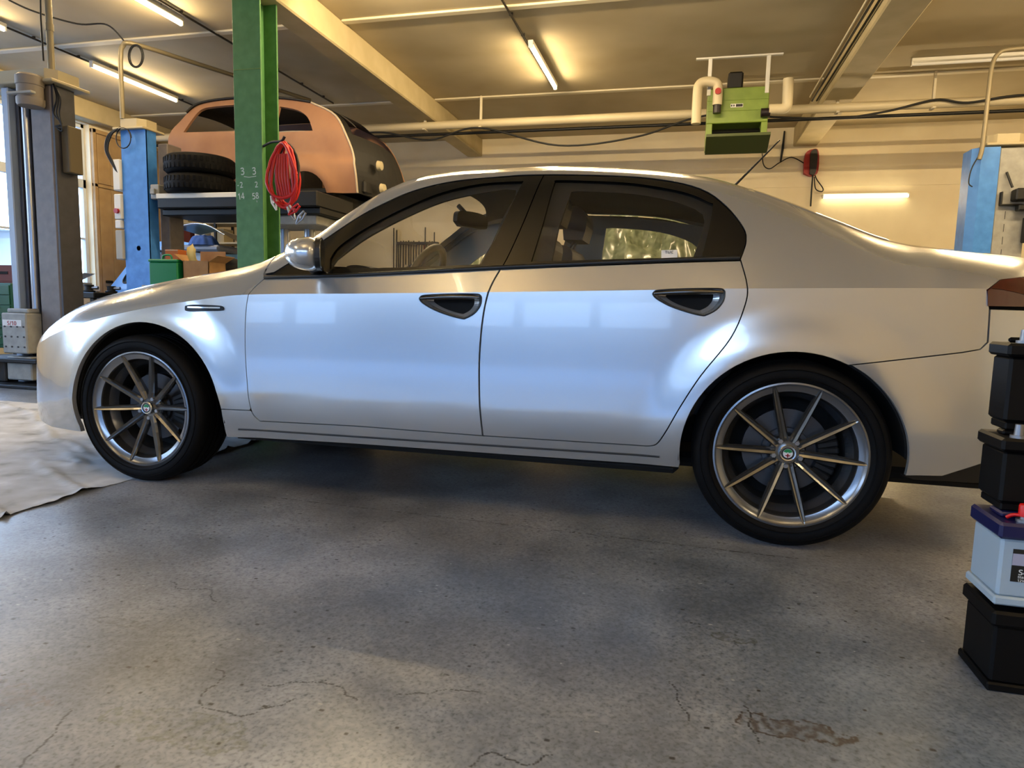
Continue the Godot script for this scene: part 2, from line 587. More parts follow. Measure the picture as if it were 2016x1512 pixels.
func build_room():
	# floor with coordinates of its own for the concrete picture
	var st := SurfaceTool.new()
	st.begin(Mesh.PRIMITIVE_TRIANGLES)
	var nx := 24
	var nz := 26
	var fx := func(i: int) -> float: return lerpf(LEFT_X - 0.25, RIGHT_X + 0.25, float(i) / nx)
	var fz := func(j: int) -> float: return lerpf(WALL_Z - 0.25, FRONT_Z + 0.25, float(j) / nz)
	for i in nx:
		for j in nz:
			var c := [Vector2(fx.call(i), fz.call(j)), Vector2(fx.call(i + 1), fz.call(j)), Vector2(fx.call(i + 1), fz.call(j + 1)), Vector2(fx.call(i), fz.call(j + 1))]
			for q in [0, 1, 2, 0, 2, 3]:
				st.set_normal(Vector3.UP)
				st.set_uv(Vector2((c[q].x + 4.6) / 7.0, (c[q].y + 7.0) / 7.0))
				st.set_uv2(c[q] * 1.3)
				st.add_vertex(Vector3(c[q].x, 0, c[q].y))
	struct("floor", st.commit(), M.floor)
	var g := G.new()
	g.bx(-60, -0.35, -60, 60, -0.02, 60)
	struct("ground_outside", g, M.asphalt)
	# ceiling slab, battens, beams
	g = G.new()
	g.bx(LEFT_X - 0.25, CEIL, WALL_Z - 0.25, RIGHT_X + 0.25, CEIL + 0.25, FRONT_Z + 0.25)
	struct("ceiling", g, M.ceiling)
	var n := 1
	for z in [-9.66, -6.89, -4.12, -1.35, 1.42, 4.2]:
		for s in [[LEFT_X, -3.96], [-3.68, 1.56], [1.92, RIGHT_X]]:
			g = G.new()
			g.bx(s[0], CEIL - 0.022, z - 0.045, s[1], CEIL, z + 0.045, 0.006)
			struct("trim_%d" % n, g, M.batten)
			n += 1
	for x in [-3.82, 1.74]:
		g = G.new()
		var hw := 0.14 if x < 0 else 0.18
		g.bx(x - hw, 3.5, WALL_Z, x + hw, CEIL, FRONT_Z, 0.015)
		struct("beam", g, M.beam)
	# left beam against the wall head
	g = G.new()
	g.bx(LEFT_X, 3.52, WALL_Z, LEFT_X + 0.22, CEIL, FRONT_Z, 0.01)
	struct("trim_%d" % n, g, M.beam)
	n += 1
	# back wall with a shallow joint
	g = G.new()
	g.bx(LEFT_X - 0.25, 0, WALL_Z - 0.25, RIGHT_X + 0.25, 2.86, WALL_Z)
	g.bx(LEFT_X - 0.25, 2.86, WALL_Z - 0.25, RIGHT_X + 0.25, CEIL, WALL_Z + 0.012)
	struct("wall_back", g, M.wall)
	g = G.new()
	g.bx(RIGHT_X, 0, WALL_Z - 0.25, RIGHT_X + 0.25, CEIL, FRONT_Z + 0.25)
	struct("wall_right", g, M.wall)
	# left wall: glazing towards the yard
	var wins := [[-9.0, -8.4, 0.95, 3.5], [-8.05, -5.75, 1.0, 3.5], [-5.35, -3.05, 1.0, 3.5], [-2.65, -0.35, 1.0, 3.5], [0.05, 2.35, 1.0, 3.5]]
	g = holed_wall(WALL_Z - 0.25, FRONT_Z + 0.25, CEIL, wins, func(q: G, a: float, b: float, y0: float, y1: float): q.bx(LEFT_X - 0.25, y0, a, LEFT_X, y1, b))
	struct("wall_left", g, M.wall)
	var wn := 1
	for w in wins:
		window(wn, w[0], w[1], w[2], w[3])
		wn += 1
	# front wall with the wide gate opening behind the camera
	g = holed_wall(LEFT_X - 0.25, RIGHT_X + 0.25, CEIL, [[GATE[0], GATE[1], 0.0, GATE[2]]], func(q: G, a: float, b: float, y0: float, y1: float): q.bx(a, y0, FRONT_Z, b, y1, FRONT_Z + 0.25))
	struct("wall_front", g, M.wall)
	build_outside()
	# wooden panel door in the left wall, boards one by one
	var d := obj("door_1", _frame_door(), M.wood_panel)
	d.set_meta("kind", "structure")
	for k in 6:
		g = G.new()
		var z0 := -10.55 + k * 0.245
		g.bx(LEFT_X + 0.03, 0.03, z0, LEFT_X + 0.055, 2.55, z0 + 0.237, 0.004)
		obj("board", g, M.wood_panel, d)
		g = G.new()
		g.bx(LEFT_X + 0.03, 2.62, z0, LEFT_X + 0.055, 3.38, z0 + 0.237, 0.004)
		obj("board", g, M.wood_panel, d)
	g = G.new()
	g.bx(LEFT_X + 0.055, 1.05, -9.25, LEFT_X + 0.10, 1.09, -9.13, 0.008)
	obj("door_handle", g, M.black_steel, d)


const GATE := [-8.4, 0.3, 3.25]


func build_outside():
	var t := thing("office_building", "added unseen blue-grey building that tones the reflection in the car door", "building", Vector3(-4, 0, 20.0))  # unseen facade added to dim and colour the low reflections on the car
	var wins := [[-14.5, -12.6], [-11.9, -10.0], [-4.6, -2.2], [-1.8, .8], [1.2, 3.8], [6.0, 8.4], [9.2, 11.6]]
	var opens := []
	for w in wins:
		opens.append([w[0], w[1], 2.1, 3.4])
	var g := holed_wall(-34, 30, 5.2, [], func(q: G, a: float, b: float, y0: float, y1: float): q.bx(a, y0, 0, b, y1, 0.3))
	obj("facade", g, M.facade, t)
	for o in opens:
		g = G.new()
		g.bx(o[0], o[2], -0.04, o[1], o[3], 0.0, 0.01)
		var f := obj("window", g, M.window_frame, t)
		g = G.new()
		g.bx(o[0] + .06, o[2] + .06, -0.05, o[1] - .06, o[3] - .06, -0.041)
		obj("blind", g, M.white, f)  # added white panel stands in for a sky-bright window in the reflection


func _frame_door() -> G:
	var g := G.new()
	g.bx(LEFT_X, 0, -10.62, LEFT_X + 0.06, 3.45, -10.56, 0.004)
	g.bx(LEFT_X, 0, -9.07, LEFT_X + 0.06, 3.45, -9.01, 0.004)
	g.bx(LEFT_X, 3.39, -10.62, LEFT_X + 0.06, 3.45, -9.01, 0.004)
	g.bx(LEFT_X, 2.56, -10.62, LEFT_X + 0.06, 2.61, -9.01, 0.004)
	g.bx(LEFT_X, 0, -10.62, LEFT_X + 0.03, 3.45, -9.01)
	return g


func window(num: int, z0: float, z1: float, y0: float, y1: float):
	var g := G.new()
	var x0 := LEFT_X - 0.17
	var x1 := LEFT_X - 0.10
	for b in [[z0, z0 + 0.06, y0, y1], [z1 - 0.06, z1, y0, y1], [z0, z1, y0, y0 + 0.06], [z0, z1, y1 - 0.06, y1], [z0, z1, 2.52, 2.66]]:
		g.bx(x0, b[2], b[0], x1, b[3], b[1], 0.006)
	var o := struct("window_%d" % num, g, M.window_frame)
	var cols := int(round((z1 - z0) / 0.6))
	for k in range(1, cols):
		var z := lerpf(z0, z1, float(k) / cols)
		g = G.new()
		g.bx(x0 + 0.01, y0, z - 0.02, x1 - 0.01, y1, z + 0.02, 0.004)
		obj("mullion", g, M.window_frame, o)
	for k in [1]:
		var y := lerpf(y0, 2.52, 0.5)
		g = G.new()
		g.bx(x0 + 0.01, y - 0.015, z0, x1 - 0.01, y + 0.015, z1, 0.004)
		obj("glazing_bar", g, M.window_frame, o)
	g = G.new()
	g.quad(Vector3(x0 + 0.03, y0, z0), Vector3(x0 + 0.03, y0, z1), Vector3(x0 + 0.03, y1, z1), Vector3(x0 + 0.03, y1, z0), Vector3(1, 0, 0))
	obj("pane", g, M.pane, o)
	g = G.new()
	g.bx(LEFT_X - 0.10, y0 - 0.04, z0 - 0.04, LEFT_X + 0.06, y0, z1 + 0.04, 0.006)
	obj("window_sill", g, M.batten, o)


# ---------------------------------------------------------------- fluorescent lamps
func build_tubes():
	# [centre, direction, length, lit, label]
	ceiling_tube(Vector3(-1.80, 3.70, -8.38), Vector3(0, 0, 1), 1.5, true, "lit fluorescent tube under the ceiling between the two beams, beside the heater")
	ceiling_tube(Vector3(-7.40, 3.72, -8.06), Vector3(0, 0, 1), 1.5, true, "lit fluorescent tube above the left blue lift post")
	ceiling_tube(Vector3(-5.32, 3.72, -5.70), Vector3(0, 0, 1), 1.5, true, "lit fluorescent tube cut by the top edge, left of the green column")
	ceiling_tube(Vector3(-7.40, 3.72, -5.45), Vector3(0, 0, 1), 1.5, true, "lit fluorescent tube cut by the left edge of the picture")
	ceiling_tube(Vector3(3.15, 3.74, -9.1), Vector3(1, 0, 0), 1.5, false, "unlit fluorescent batten under the ceiling right of the second beam")
	# the same rows go on over the camera and behind it
	for a in [[3.40, -1.0, "level with the boot"], [3.40, 2.8, "nearest to the front wall"]]:
		ceiling_tube(Vector3(a[0], 3.72, a[1]), Vector3(0, 0, 1), 1.5, true, "lit fluorescent tube outside the picture near the right wall, " + a[2])
	# lamps hung on rods over the camera; they light the ceiling that the car's shoulder mirrors
	for a in [[-1.9, -0.4, "right of the beam"], [-4.6, -0.2, "left of the beam"], [0.7, -0.2, "nearest to the second beam"]]:
		ceiling_tube(Vector3(a[0], 3.42, a[1]), Vector3(0, 0, 1), 1.5, true, "suspended fluorescent tube over the camera, " + a[2], 1.35, 0.35)
	# an added cross row out of view, put in to brighten the back wall
	for a in [[-2.6, "over the windscreen"], [-0.6, "over the roof"], [3.0, "over the boot"], [5.2, "next to the right wall"]]:
		ceiling_tube(Vector3(a[0], 3.70, -5.75), Vector3(1, 0, 0), 1.5, true, "added unseen tube lamp that brightens the back wall, " + a[1], 2.6)
	# lamp on the back wall
	var t := thing("wall_lamp", "bright fluorescent lamp mounted on the back wall above the boot", "lamp", Vector3(2.67, 2.70, WALL_Z + 0.05))
	var g := G.new()
	g.box(Vector3(0, 0.02, -0.02), Vector3(1.24, 0.05, 0.05), 0.006)
	obj("housing", g, M.white_metal, t)
	g = G.new()
	g.tube([Vector3(-0.61, -0.012, 0.035), Vector3(0.61, -0.012, 0.035)], 0.024, 12)
	obj("lamp_tube", g, M.tube_glow, t)
	for s in [-1, 1]:
		g = G.new()
		g.box(Vector3(s * 0.62, -0.005, 0.025), Vector3(0.02, 0.06, 0.07), 0.004)
		obj("lamp_holder", g, M.white_metal, t)
	area_light(t, Vector3(0, -0.012, 0.075), Vector3(0, 0, 1), Vector2(1.2, 0.05), TUBE_ENERGY * 0.7)


const TUBE_ENERGY := 3.6


func area_light(t: Node3D, at: Vector3, towards: Vector3, size: Vector2, energy: float):
	var l := AreaLight3D.new()
	l.name = "light"
	l.area_size = size
	l.light_energy = energy
	l.area_normalize_energy = true
	l.light_color = Color(1.0, 0.88, 0.68)
	l.area_range = 30.0
	l.shadow_enabled = true
	t.add_child(l)
	l.position = at
	var up := Vector3.UP if absf(towards.y) < 0.9 else Vector3(1, 0, 0)
	l.basis = Basis.looking_at(towards, up)


func ceiling_tube(c: Vector3, dir: Vector3, length: float, lit: bool, label: String, power := 1.0, lift := -0.5):
	var t := thing("ceiling_lamp", label, "lamp", c, 0.0 if dir.x > 0.5 else PI / 2.0, "fluorescent ceiling lamps")
	var h := length * 0.5
	var g := G.new()
	g.box(Vector3(0, 0.035, 0), Vector3(length, 0.04, 0.06), 0.006)
	obj("housing", g, M.white_metal, t)
	g = G.new()
	g.tube([Vector3(-h + 0.02, -0.012, 0), Vector3(h - 0.02, -0.012, 0)], 0.018, 12)
	obj("lamp_tube", g, M.tube_glow if lit else M.white, t)
	for s in [-1, 1]:
		g = G.new()
		g.box(Vector3(s * (h - 0.01), 0.0, 0), Vector3(0.02, 0.055, 0.05), 0.004)
		obj("lamp_holder", g, M.white_metal, t)
	for s in [-0.6, 0.6]:
		g = G.new()
		g.cyl(Vector3(s * h, 0.05, 0), Vector3(s * h, CEIL - c.y, 0), 0.008, 8)
		obj("hanger", g, M.conduit, t)
	if lit:
		for s in [-1.0, 1.0]:
			area_light(t, Vector3(0, -0.03, s * 0.026), Vector3(0, lift, s * 0.86), Vector2(length - 0.06, 0.03), TUBE_ENERGY * 0.5 * power)


# ---------------------------------------------------------------- the silver saloon
# body coordinates: u along the car (0 front axle, 2.70 rear axle), v up, w sideways from the centre plane
const T_RAIL_V := [-.97, .56, -.84, .665, -.73, .712, -.62, .752, -.46, .80, -.24, .85, .046, .905, .313, .944, .50, .985, .60, 1.025, .728, 1.085, .902, 1.205, 1.046, 1.293, 1.21, 1.347, 1.4, 1.371, 1.75, 1.378, 2.0, 1.366, 2.2, 1.348, 2.4, 1.318, 2.55, 1.275, 2.69, 1.22, 2.85, 1.15, 3.01, 1.085, 3.1, 1.062, 3.25, 1.045, 3.45, 1.03, 3.6, .99, 3.74, .85]
const T_RAIL_W := [-.97, .60, -.5, .68, .3, .72, .6, .715, .9, .66, 1.2, .60, 1.5, .575, 2.2, .575, 2.6, .60, 3.0, .66, 3.2, .70, 3.74, .68]
const T_CREASE := [-.97, .46, -.7, .57, -.5, .64, -.3, .70, 0, .765, .3, .815, .55, .844, 1.06, .858, 1.6, .873, 2.06, .887, 2.52, .902, 3.25, .914, 3.74, .75]
const T_GA := [-.97, .15, -.3, .2, .1, .35, .5, .75, .9, .86, 2.4, .86, 2.8, .8, 3.1, .6, 3.5, .4]
const T_GE := [-.97, 2.0, .3, 2.2, .7, 5, 1.1, 9, 2.3, 9, 2.8, 6, 3.1, 3, 3.5, 2.5]
const T_CROWN := [-.97, .03, 0, .045, .3, .05, .5, .075, .65, .09, .9, .085, 1.1, .065, 1.3, .046, 2.3, .046, 2.6, .05, 2.85, .055, 3.05, .045, 3.3, .03]
const T_CP := [-.97, 3, .3, 3.5, .6, 3, .9, 3, 1.3, 8, 2.2, 8, 2.6, 4, 3.3, 4]
const LUT_N := 2400
const CAR_AT := Vector3(-2.322, 0, -3.365)
const WHEEL_Y := 0.33

var lut := {}


func pchip(t: Array) -> PackedFloat32Array:
	var n := t.size() / 2
	var x := []
	var y := []
	for k in n:
		x.append(float(t[2 * k]))
		y.append(float(t[2 * k + 1]))
	var h := []
	var d := []
	for k in n - 1:
		h.append(x[k + 1] - x[k])
		d.append((y[k + 1] - y[k]) / h[k])
	var m := []
	for k in n:
		if k == 0:
			m.append(d[0])
		elif k == n - 1:
			m.append(d[n - 2])
		elif d[k - 1] * d[k] <= 0.0:
			m.append(0.0)
		else:
			var w1: float = 2.0 * h[k] + h[k - 1]
			var w2: float = h[k] + 2.0 * h[k - 1]
			m.append((w1 + w2) / (w1 / d[k - 1] + w2 / d[k]))
	var out := PackedFloat32Array()
	out.resize(LUT_N + 1)
	var i := 0
	for k in LUT_N + 1:
		var u := -1.0 + 4.8 * k / LUT_N
		if u <= x[0]:
			out[k] = y[0]
			continue
		if u >= x[n - 1]:
			out[k] = y[n - 1]
			continue
		while x[i + 1] < u:
			i += 1
		var s: float = (u - x[i]) / h[i]
		var a: float = m[i] * h[i]
		var b: float = m[i + 1] * h[i]
		out[k] = (2 * s * s * s - 3 * s * s + 1) * y[i] + (s * s * s - 2 * s * s + s) * a + (3 * s * s - 2 * s * s * s) * y[i + 1] + (s * s * s - s * s) * b
	return out


func lk(t: PackedFloat32Array, u: float) -> float:
	var p := clampf((u + 1.0) / 4.8 * LUT_N, 0.0, LUT_N - 0.001)
	var i := int(p)
	return lerpf(t[i], t[i + 1], p - i)


func taper(u: float) -> float:
	if u < -0.25:
		return pow(maxf(1.0 - pow(minf((-0.25 - u) / 0.725, 1.0), 2.55), 0.0), 1.0 / 2.55)
	if u > 3.10:
		return pow(maxf(1.0 - pow(minf((u - 3.10) / 0.64, 1.0), 2.6), 0.0), 1.0 / 2.6)
	return 1.0


func side_w(u: float, v: float) -> float:
	var vc := lk(lut.vc, u)
	var W := 0.914 - 0.012 * pow(maxf(0.0, (1.35 - u) / 1.6), 2.0) - 0.010 * pow(maxf(0.0, (u - 1.35) / 1.6), 2.0)
	var wc := W - 0.016
	var w := W
	if v <= vc:
		var vm := 0.44 * minf(1.0, vc / 0.84)
		if v > vm:
			var s := (v - vm) / (vc - vm)
			w = W - 0.016 * (0.45 * s + 0.55 * s * s)
		else:
			var s2 := (vm - v) / 0.115
			w = W - 0.010 * s2 - 0.009 * s2 * s2
	else:
		var vr := lk(lut.vr, u)
		var s3 := minf((v - vc) / (vr - vc), 1.15)
		var a := lk(lut.ga, u)
		w = wc - (wc - lk(lut.wr, u)) * (a * s3 + (1.0 - a) * pow(s3, lk(lut.ge, u)))
	if v < vc + 0.05:
		for c in [[0.045, 0.395], [2.70, 0.365]]:
			var dd: float = Vector2(u - c[0], v - 0.325).length() - c[1]
			if dd < 0.17:
				var f := 1.0 - maxf(dd, 0.0) / 0.17
				w += 0.016 * f * f * (3.0 - 2.0 * f)
	return w * taper(u)


# surface normal; below tells on which side of the crease line to measure
func side_n(u: float, v: float, below: bool) -> Vector3:
	var e := 0.006
	var vc := lk(lut.vc, u)
	var q := v - vc
	if below:
		q = minf(q, -0.004)
	else:
		q = maxf(q, 0.004)
	var v0 := vc + q
	var du := (side_w(u + e, lk(lut.vc, u + e) + q) - side_w(u - e, lk(lut.vc, u - e) + q)) / (2.0 * e)
	var dv := (side_w(u, v0 + 0.003) - side_w(u, v0 - 0.003)) / 0.006
	# along constant q the height changes too
	var dvc := (lk(lut.vc, u + e) - lk(lut.vc, u - e)) / (2.0 * e)
	return Vector3(-(du - dv * dvc), -dv, 1.0).normalized()


func top_v(u: float, w: float) -> float:
	var wr := maxf(lk(lut.wr, u) * taper(u), 0.001)
	return lk(lut.vr, u) + lk(lut.cr, u) * (1.0 - pow(minf(absf(w) / wr, 1.0), lk(lut.cp, u)))


func dense(pts: Array, step := 0.03) -> PackedVector2Array:
	var o := PackedVector2Array()
	for k in pts.size():
		var a: Vector2 = pts[k]
		var b: Vector2 = pts[(k + 1) % pts.size()]
		var n := maxi(1, int(ceil(a.distance_to(b) / step)))
		for s in n:
			o.append(a.lerp(b, float(s) / n))
	return o


func to_uq(pts: Array) -> PackedVector2Array:
	var d := dense(pts)
	for k in d.size():
		d[k] = Vector2(d[k].x, d[k].y - lk(lut.vc, d[k].x))
	return d


# trimmed piece of the flank: outer and holes in (u, v)
func panel(outer: Array, holes: Array, gap: float, off := 0.0, flange := 0.022) -> G:
	var g := G.new()
	var op := to_uq(outer)
	if Geometry2D.is_polygon_clockwise(op):
		op.reverse()
	var outs: Array = Array(Geometry2D.offset_polygon(op, -gap)) if gap > 0.0 else [op]
	var hs := []
	for h in holes:
		hs.append(to_uq(h))
	var lo := Vector2(9, 9)
	var hi := Vector2(-9, -9)
	for p in op:
		lo = lo.min(p)
		hi = hi.max(p)
	var us := []
	var u := floorf(lo.x / 0.025) * 0.025
	while u < hi.x + 0.025:
		us.append(u)
		u += 0.0125 if (u < -0.3 or u > 3.15) else 0.025
	var qs := []
	var q := floorf(lo.y / 0.018) * 0.018
	while q < hi.y + 0.018:
		qs.append(q)
		q += 0.012 if q > 0.3 else 0.018
	qs.append(0.0)
	qs.sort()
	var loops := []
	for o in outs:
		loops.append(o)
	for h in hs:
		loops.append(h)
	# cells that an outline crosses
	var near := {}
	for lp in loops:
		for k in lp.size():
			var a: Vector2 = lp[k]
			var b: Vector2 = lp[(k + 1) % lp.size()]
			var n := maxi(1, int(ceil(a.distance_to(b) / 0.004)))
			for s in n:
				var p := a.lerp(b, float(s) / n)
				var i: int = us.bsearch(p.x, false) - 1
				var j: int = qs.bsearch(p.y, false) - 1
				for di in [-1, 0, 1]:
					for dj in [-1, 0, 1]:
						near[Vector2i(i + di, j + dj)] = true
	var memo := {}
	var at := func(p: Vector2, below: bool) -> Array:
		var key := [int(round(p.x * 20000.0)), int(round(p.y * 20000.0)), below]
		if memo.has(key):
			return memo[key]
		var vv := p.y + lk(lut.vc, p.x)
		var nn := side_n(p.x, vv, below)
		var r := [Vector3(p.x, vv, side_w(p.x, vv)) + nn * off, nn]
		memo[key] = r
		return r
	for i in us.size() - 1:
		for j in qs.size() - 1:
			if qs[j + 1] - qs[j] < 1e-5:
				continue
			var cell := PackedVector2Array([Vector2(us[i], qs[j]), Vector2(us[i + 1], qs[j]), Vector2(us[i + 1], qs[j + 1]), Vector2(us[i], qs[j + 1])])
			var below: bool = (qs[j] + qs[j + 1]) < 0.0
			var polys := []
			if near.has(Vector2i(i, j)):
				for o in outs:
					polys.append_array(Geometry2D.intersect_polygons(cell, o))
				for h in hs:
					var nxt := []
					for p in polys:
						nxt.append_array(Geometry2D.clip_polygons(p, h))
					polys = nxt
			else:
				var mid := (cell[0] + cell[2]) * 0.5
				var ok := false
				for o in outs:
					ok = ok or Geometry2D.is_point_in_polygon(mid, o)
				for h in hs:
					ok = ok and not Geometry2D.is_point_in_polygon(mid, h)
				if ok:
					polys.append(cell)
			for p in polys:
				var id := Geometry2D.triangulate_polygon(p)
				for k in range(0, id.size(), 3):
					var a: Array = at.call(p[id[k]], below)
					var b: Array = at.call(p[id[k + 1]], below)
					var c: Array = at.call(p[id[k + 2]], below)
					g.tri(a[0], b[0], c[0], a[1], b[1], c[1])
	if flange > 0.0:
		for lp in loops:
			var cw := -1.0 if Geometry2D.is_polygon_clockwise(lp) else 1.0
			if hs.has(lp):
				cw = -cw
				# only where the hole lies inside the sheet
			for k in lp.size():
				var a2: Vector2 = lp[k]
				var b2: Vector2 = lp[(k + 1) % lp.size()]
				if hs.has(lp):
					var mid2 := (a2 + b2) * 0.5
					var inside := false
					for o in outs:
						inside = inside or Geometry2D.is_point_in_polygon(mid2, o)
					if not inside:
						continue
				else:
					var covered := false
					for h in hs:
						covered = covered or Geometry2D.is_point_in_polygon((a2 + b2) * 0.5, h)
					if covered:
						continue
				var A: Array = at.call(a2, a2.y < 0.0)
				var B: Array = at.call(b2, b2.y < 0.0)
				var dd := (b2 - a2).normalized() * cw
				g.quad(A[0], B[0], B[0] - Vector3(0, 0, flange), A[0] - Vector3(0, 0, flange), Vector3(dd.y, -dd.x, 0.25).normalized())
	return g


func mirrored(g: G) -> G:
	var r := G.new()
	for k in range(0, g.v.size(), 3):
		for j in [0, 2, 1]:
			var p: Vector3 = g.v[k + j]
			var m: Vector3 = g.n[k + j]
			r.v.append(Vector3(p.x, p.y, -p.z))
			r.n.append(Vector3(m.x, m.y, -m.z))
			r.uv.append(g.uv[k + j])
	return r


# trimmed piece of bonnet, screens, roof, boot: outline in (u, share of the half width)
func top_panel(fu0: Callable, fu1: Callable, wmax: Callable, off := 0.0, nu := 40, nw := 36) -> G:
	var g := G.new()
	var grid := []
	for i in nu + 1:
		var row := []
		for j in nw + 1:
			var s := -1.0 + 2.0 * j / nw
			s = signf(s) * (1.0 - pow(1.0 - absf(s), 1.6)) if absf(s) < 1.0 else s
			var u0: float = fu0.call(s)
			var u1: float = fu1.call(s)
			var u := lerpf(u0, u1, float(i) / nu)
			var w: float = s * wmax.call(u) * lk(lut.wr, u) * taper(u)
			var e := 0.008
			var nn := Vector3(-(top_v(u + e, w) - top_v(u - e, w)) / (2 * e), 1.0, -(top_v(u, w + e) - top_v(u, w - e)) / (2 * e)).normalized()
			row.append([Vector3(u, top_v(u, w), w) + nn * off, nn])
		grid.append(row)
	for i in nu:
		for j in nw:
			var c := [grid[i][j], grid[i + 1][j], grid[i + 1][j + 1], grid[i][j + 1]]
			g.squad([c[0][0], c[1][0], c[2][0], c[3][0]], [c[0][1], c[1][1], c[2][1], c[3][1]])
	return g


func arc(cu: float, cv: float, r: float, a0: float, a1: float, n := 28) -> Array:
	var o := []
	for k in n + 1:
		var a := deg_to_rad(lerpf(a0, a1, float(k) / n))
		o.append(Vector2(cu + r * cos(a), cv + r * sin(a)))
	return o


func rail_pts(u0: float, u1: float, drop := 0.0) -> Array:
	var o := []
	var n := maxi(2, int(absf(u1 - u0) / 0.03))
	for k in n + 1:
		var u := lerpf(u0, u1, float(k) / n)
		o.append(Vector2(u, lk(lut.vr, u) - drop))
	return o


func rev(a: Array) -> Array:
	var b := a.duplicate()
	b.reverse()
	return b


func build_car():
	lut = {"vr": pchip(T_RAIL_V), "wr": pchip(T_RAIL_W), "vc": pchip(T_CREASE), "ga": pchip(T_GA), "ge": pchip(T_GE), "cr": pchip(T_CROWN), "cp": pchip(T_CP)}
	var car := thing("saloon_car", "silver four-door saloon car with dark ten-spoke wheels, side on in the foreground", "car", CAR_AT)
	# outlines on the flank
	var door_front := curve(v2([.604, .913, .568, .855, .553, .761, .552, .613, .563, .463, .574, .354, .606, .314]), 5)
	var door_mid := curve(v2([1.634, .963, 1.607, .893, 1.585, .787, 1.575, .634, 1.579, .477, 1.590, .321]), 5)
	var door_rear := curve(v2([2.505, 1.003, 2.527, .916, 2.524, .847, 2.483, .732, 2.389, .596, 2.325, .483, 2.277, .385, 2.247, .338, 2.212, .327]), 5)
	var front_skin := door_front + v2([1.042, .323]) + rev(door_mid) + v2([1.038, .928])
	var rear_skin := door_mid + rev(door_rear) + v2([2.228, .992])
	var opening := curve(v2([.600, .911, 1.038, .926, 1.665, .963, 2.228, .993, 2.503, 1.004]), 4) + curve(v2([2.512, 1.030, 2.523, 1.075, 2.513, 1.125, 2.451, 1.211, 2.358, 1.284, 2.204, 1.328, 2.005, 1.348, 1.717, 1.358, 1.589, 1.355, 1.375, 1.338, 1.208, 1.299, 1.086, 1.244, .961, 1.174, .836, 1.087]), 4)
	var front_glass := curve(v2([.905, .958, 1.25, .968, 1.552, .982]), 3) + curve(v2([1.590, 1.08, 1.625, 1.195, 1.662, 1.330]), 3) + curve(v2([1.60, 1.330, 1.469, 1.321, 1.326, 1.286, 1.211, 1.236, 1.103, 1.180, .990, 1.110, .915, 1.050, .893, 1.00]), 4)
	var rear_glass := curve(v2([1.748, .993, 2.05, 1.005, 2.372, 1.015]), 3) + curve(v2([2.393, 1.121, 2.404, 1.213, 2.39, 1.228, 2.297, 1.272, 2.109, 1.312, 1.91, 1.327, 1.80, 1.331, 1.792, 1.323]), 4) + v2([1.772, 1.143])
	var arch_f := arc(.047, .325, .392, 192, -14)
	var arch_r := arc(2.697, .325, .368, 196, -10)
	var ends_f := v2([-.345, .20])
	# ---- painted panels
	var sides := {}
	var front_fender := rev(arc(.047, .325, .392, 132, 2)) + v2([.438, .362, .566, .362]) + rev(door_front.slice(0, 26)) + v2([.588, .93]) + rev(rail_pts(-.52, .575)) + v2([-.56, .62, -.40, .588])
	# the fender outline starts on the arch at its upper front
	front_fender = arc(.047, .325, .392, 140, 5) + v2([.438, .362, .566, .362]) + rev(door_front.slice(0, 25)) + v2([.586, .935]) + rev(rail_pts(-.965, .575)) + v2([-.965, .565, -.55, .60, -.36, .577])
	sides.front_fender = [front_fender, [], 0.0]
	sides.front_bumper = [[], [], 0.0]
	sides.front_bumper[0] = arc(.047, .325, .392, 140, 194) + v2([-.335, .205, -.55, .205, -.70, .225, -.85, .30, -.965, .36, -.965, .565, -.55, .60, -.36, .577])
	sides.front_door = [front_skin, [handle_outline(HANDLES[0])], 0.0035]
	sides.rear_door = [rear_skin, [handle_outline(HANDLES[1])], 0.0035]
	var skins := Geometry2D.merge_polygons(PackedVector2Array(front_skin), PackedVector2Array(rear_skin))
	var hole := Geometry2D.merge_polygons(Geometry2D.offset_polygon(skins[0], 0.001)[0], Geometry2D.offset_polygon(PackedVector2Array(opening), 0.001)[0])
	var hole_a := []
	for p in hole[0]:
		hole_a.append(p)
	var body := v2([.436, .234, 1.03, .247, 1.68, .252, 2.329, .258]) + arc(2.697, .325, .368, 188, 64) + v2([3.058, .687, 3.20, .711, 3.249, .722, 3.268, .745, 3.266, .85, 3.254, .911, 3.303, .946, 3.389, .958, 3.70, .955]) + rev(rail_pts(.585, 3.70)) + v2([.595, .935, .75, .96, .75, .34, .566, .358, .438, .358])
	sides.body_side = [body, [hole_a], 0.0]
	sides.rear_bumper = [arc(2.697, .325, .368, 64, -6) + v2([3.10, .29, 3.18, .292, 3.30, .345, 3.72, .36, 3.722, .85, 3.268, .852, 3.270, .745, 3.249, .722, 3.20, .711, 3.058, .687]), [], 0.004]
	for nm in ["front_fender", "front_bumper", "front_door", "rear_door", "body_side", "rear_bumper"]:
		var pg := panel(sides[nm][0], sides[nm][1], sides[nm][2], 0.0, 0.022)
		sides[nm].append(obj(nm, pg, M.paint, car))
		sides[nm].append(obj(nm, mirrored(pg), M.paint, car))
	# ---- lamps on the corners
	for lamp in [["tail_lamp", v2([3.254, .909, 3.258, .857, 3.45, .858, 3.722, .862, 3.722, .945, 3.5, .962, 3.389, .957, 3.303, .945]), M.tail]]:
		var lg := panel(lamp[1], [], 0.002, 0.004)
		obj(lamp[0], lg, lamp[2], car)
		obj(lamp[0], mirrored(lg), lamp[2], car)
	var hg := panel(v2([-.955, .585, -.90, .595, -.80, .61, -.785, .635, -.80, .655, -.86, .645, -.955, .592]), [], 0.0, 0.004)
	obj("headlamp", hg, M.head, car)
	obj("headlamp", mirrored(hg), M.head, car)
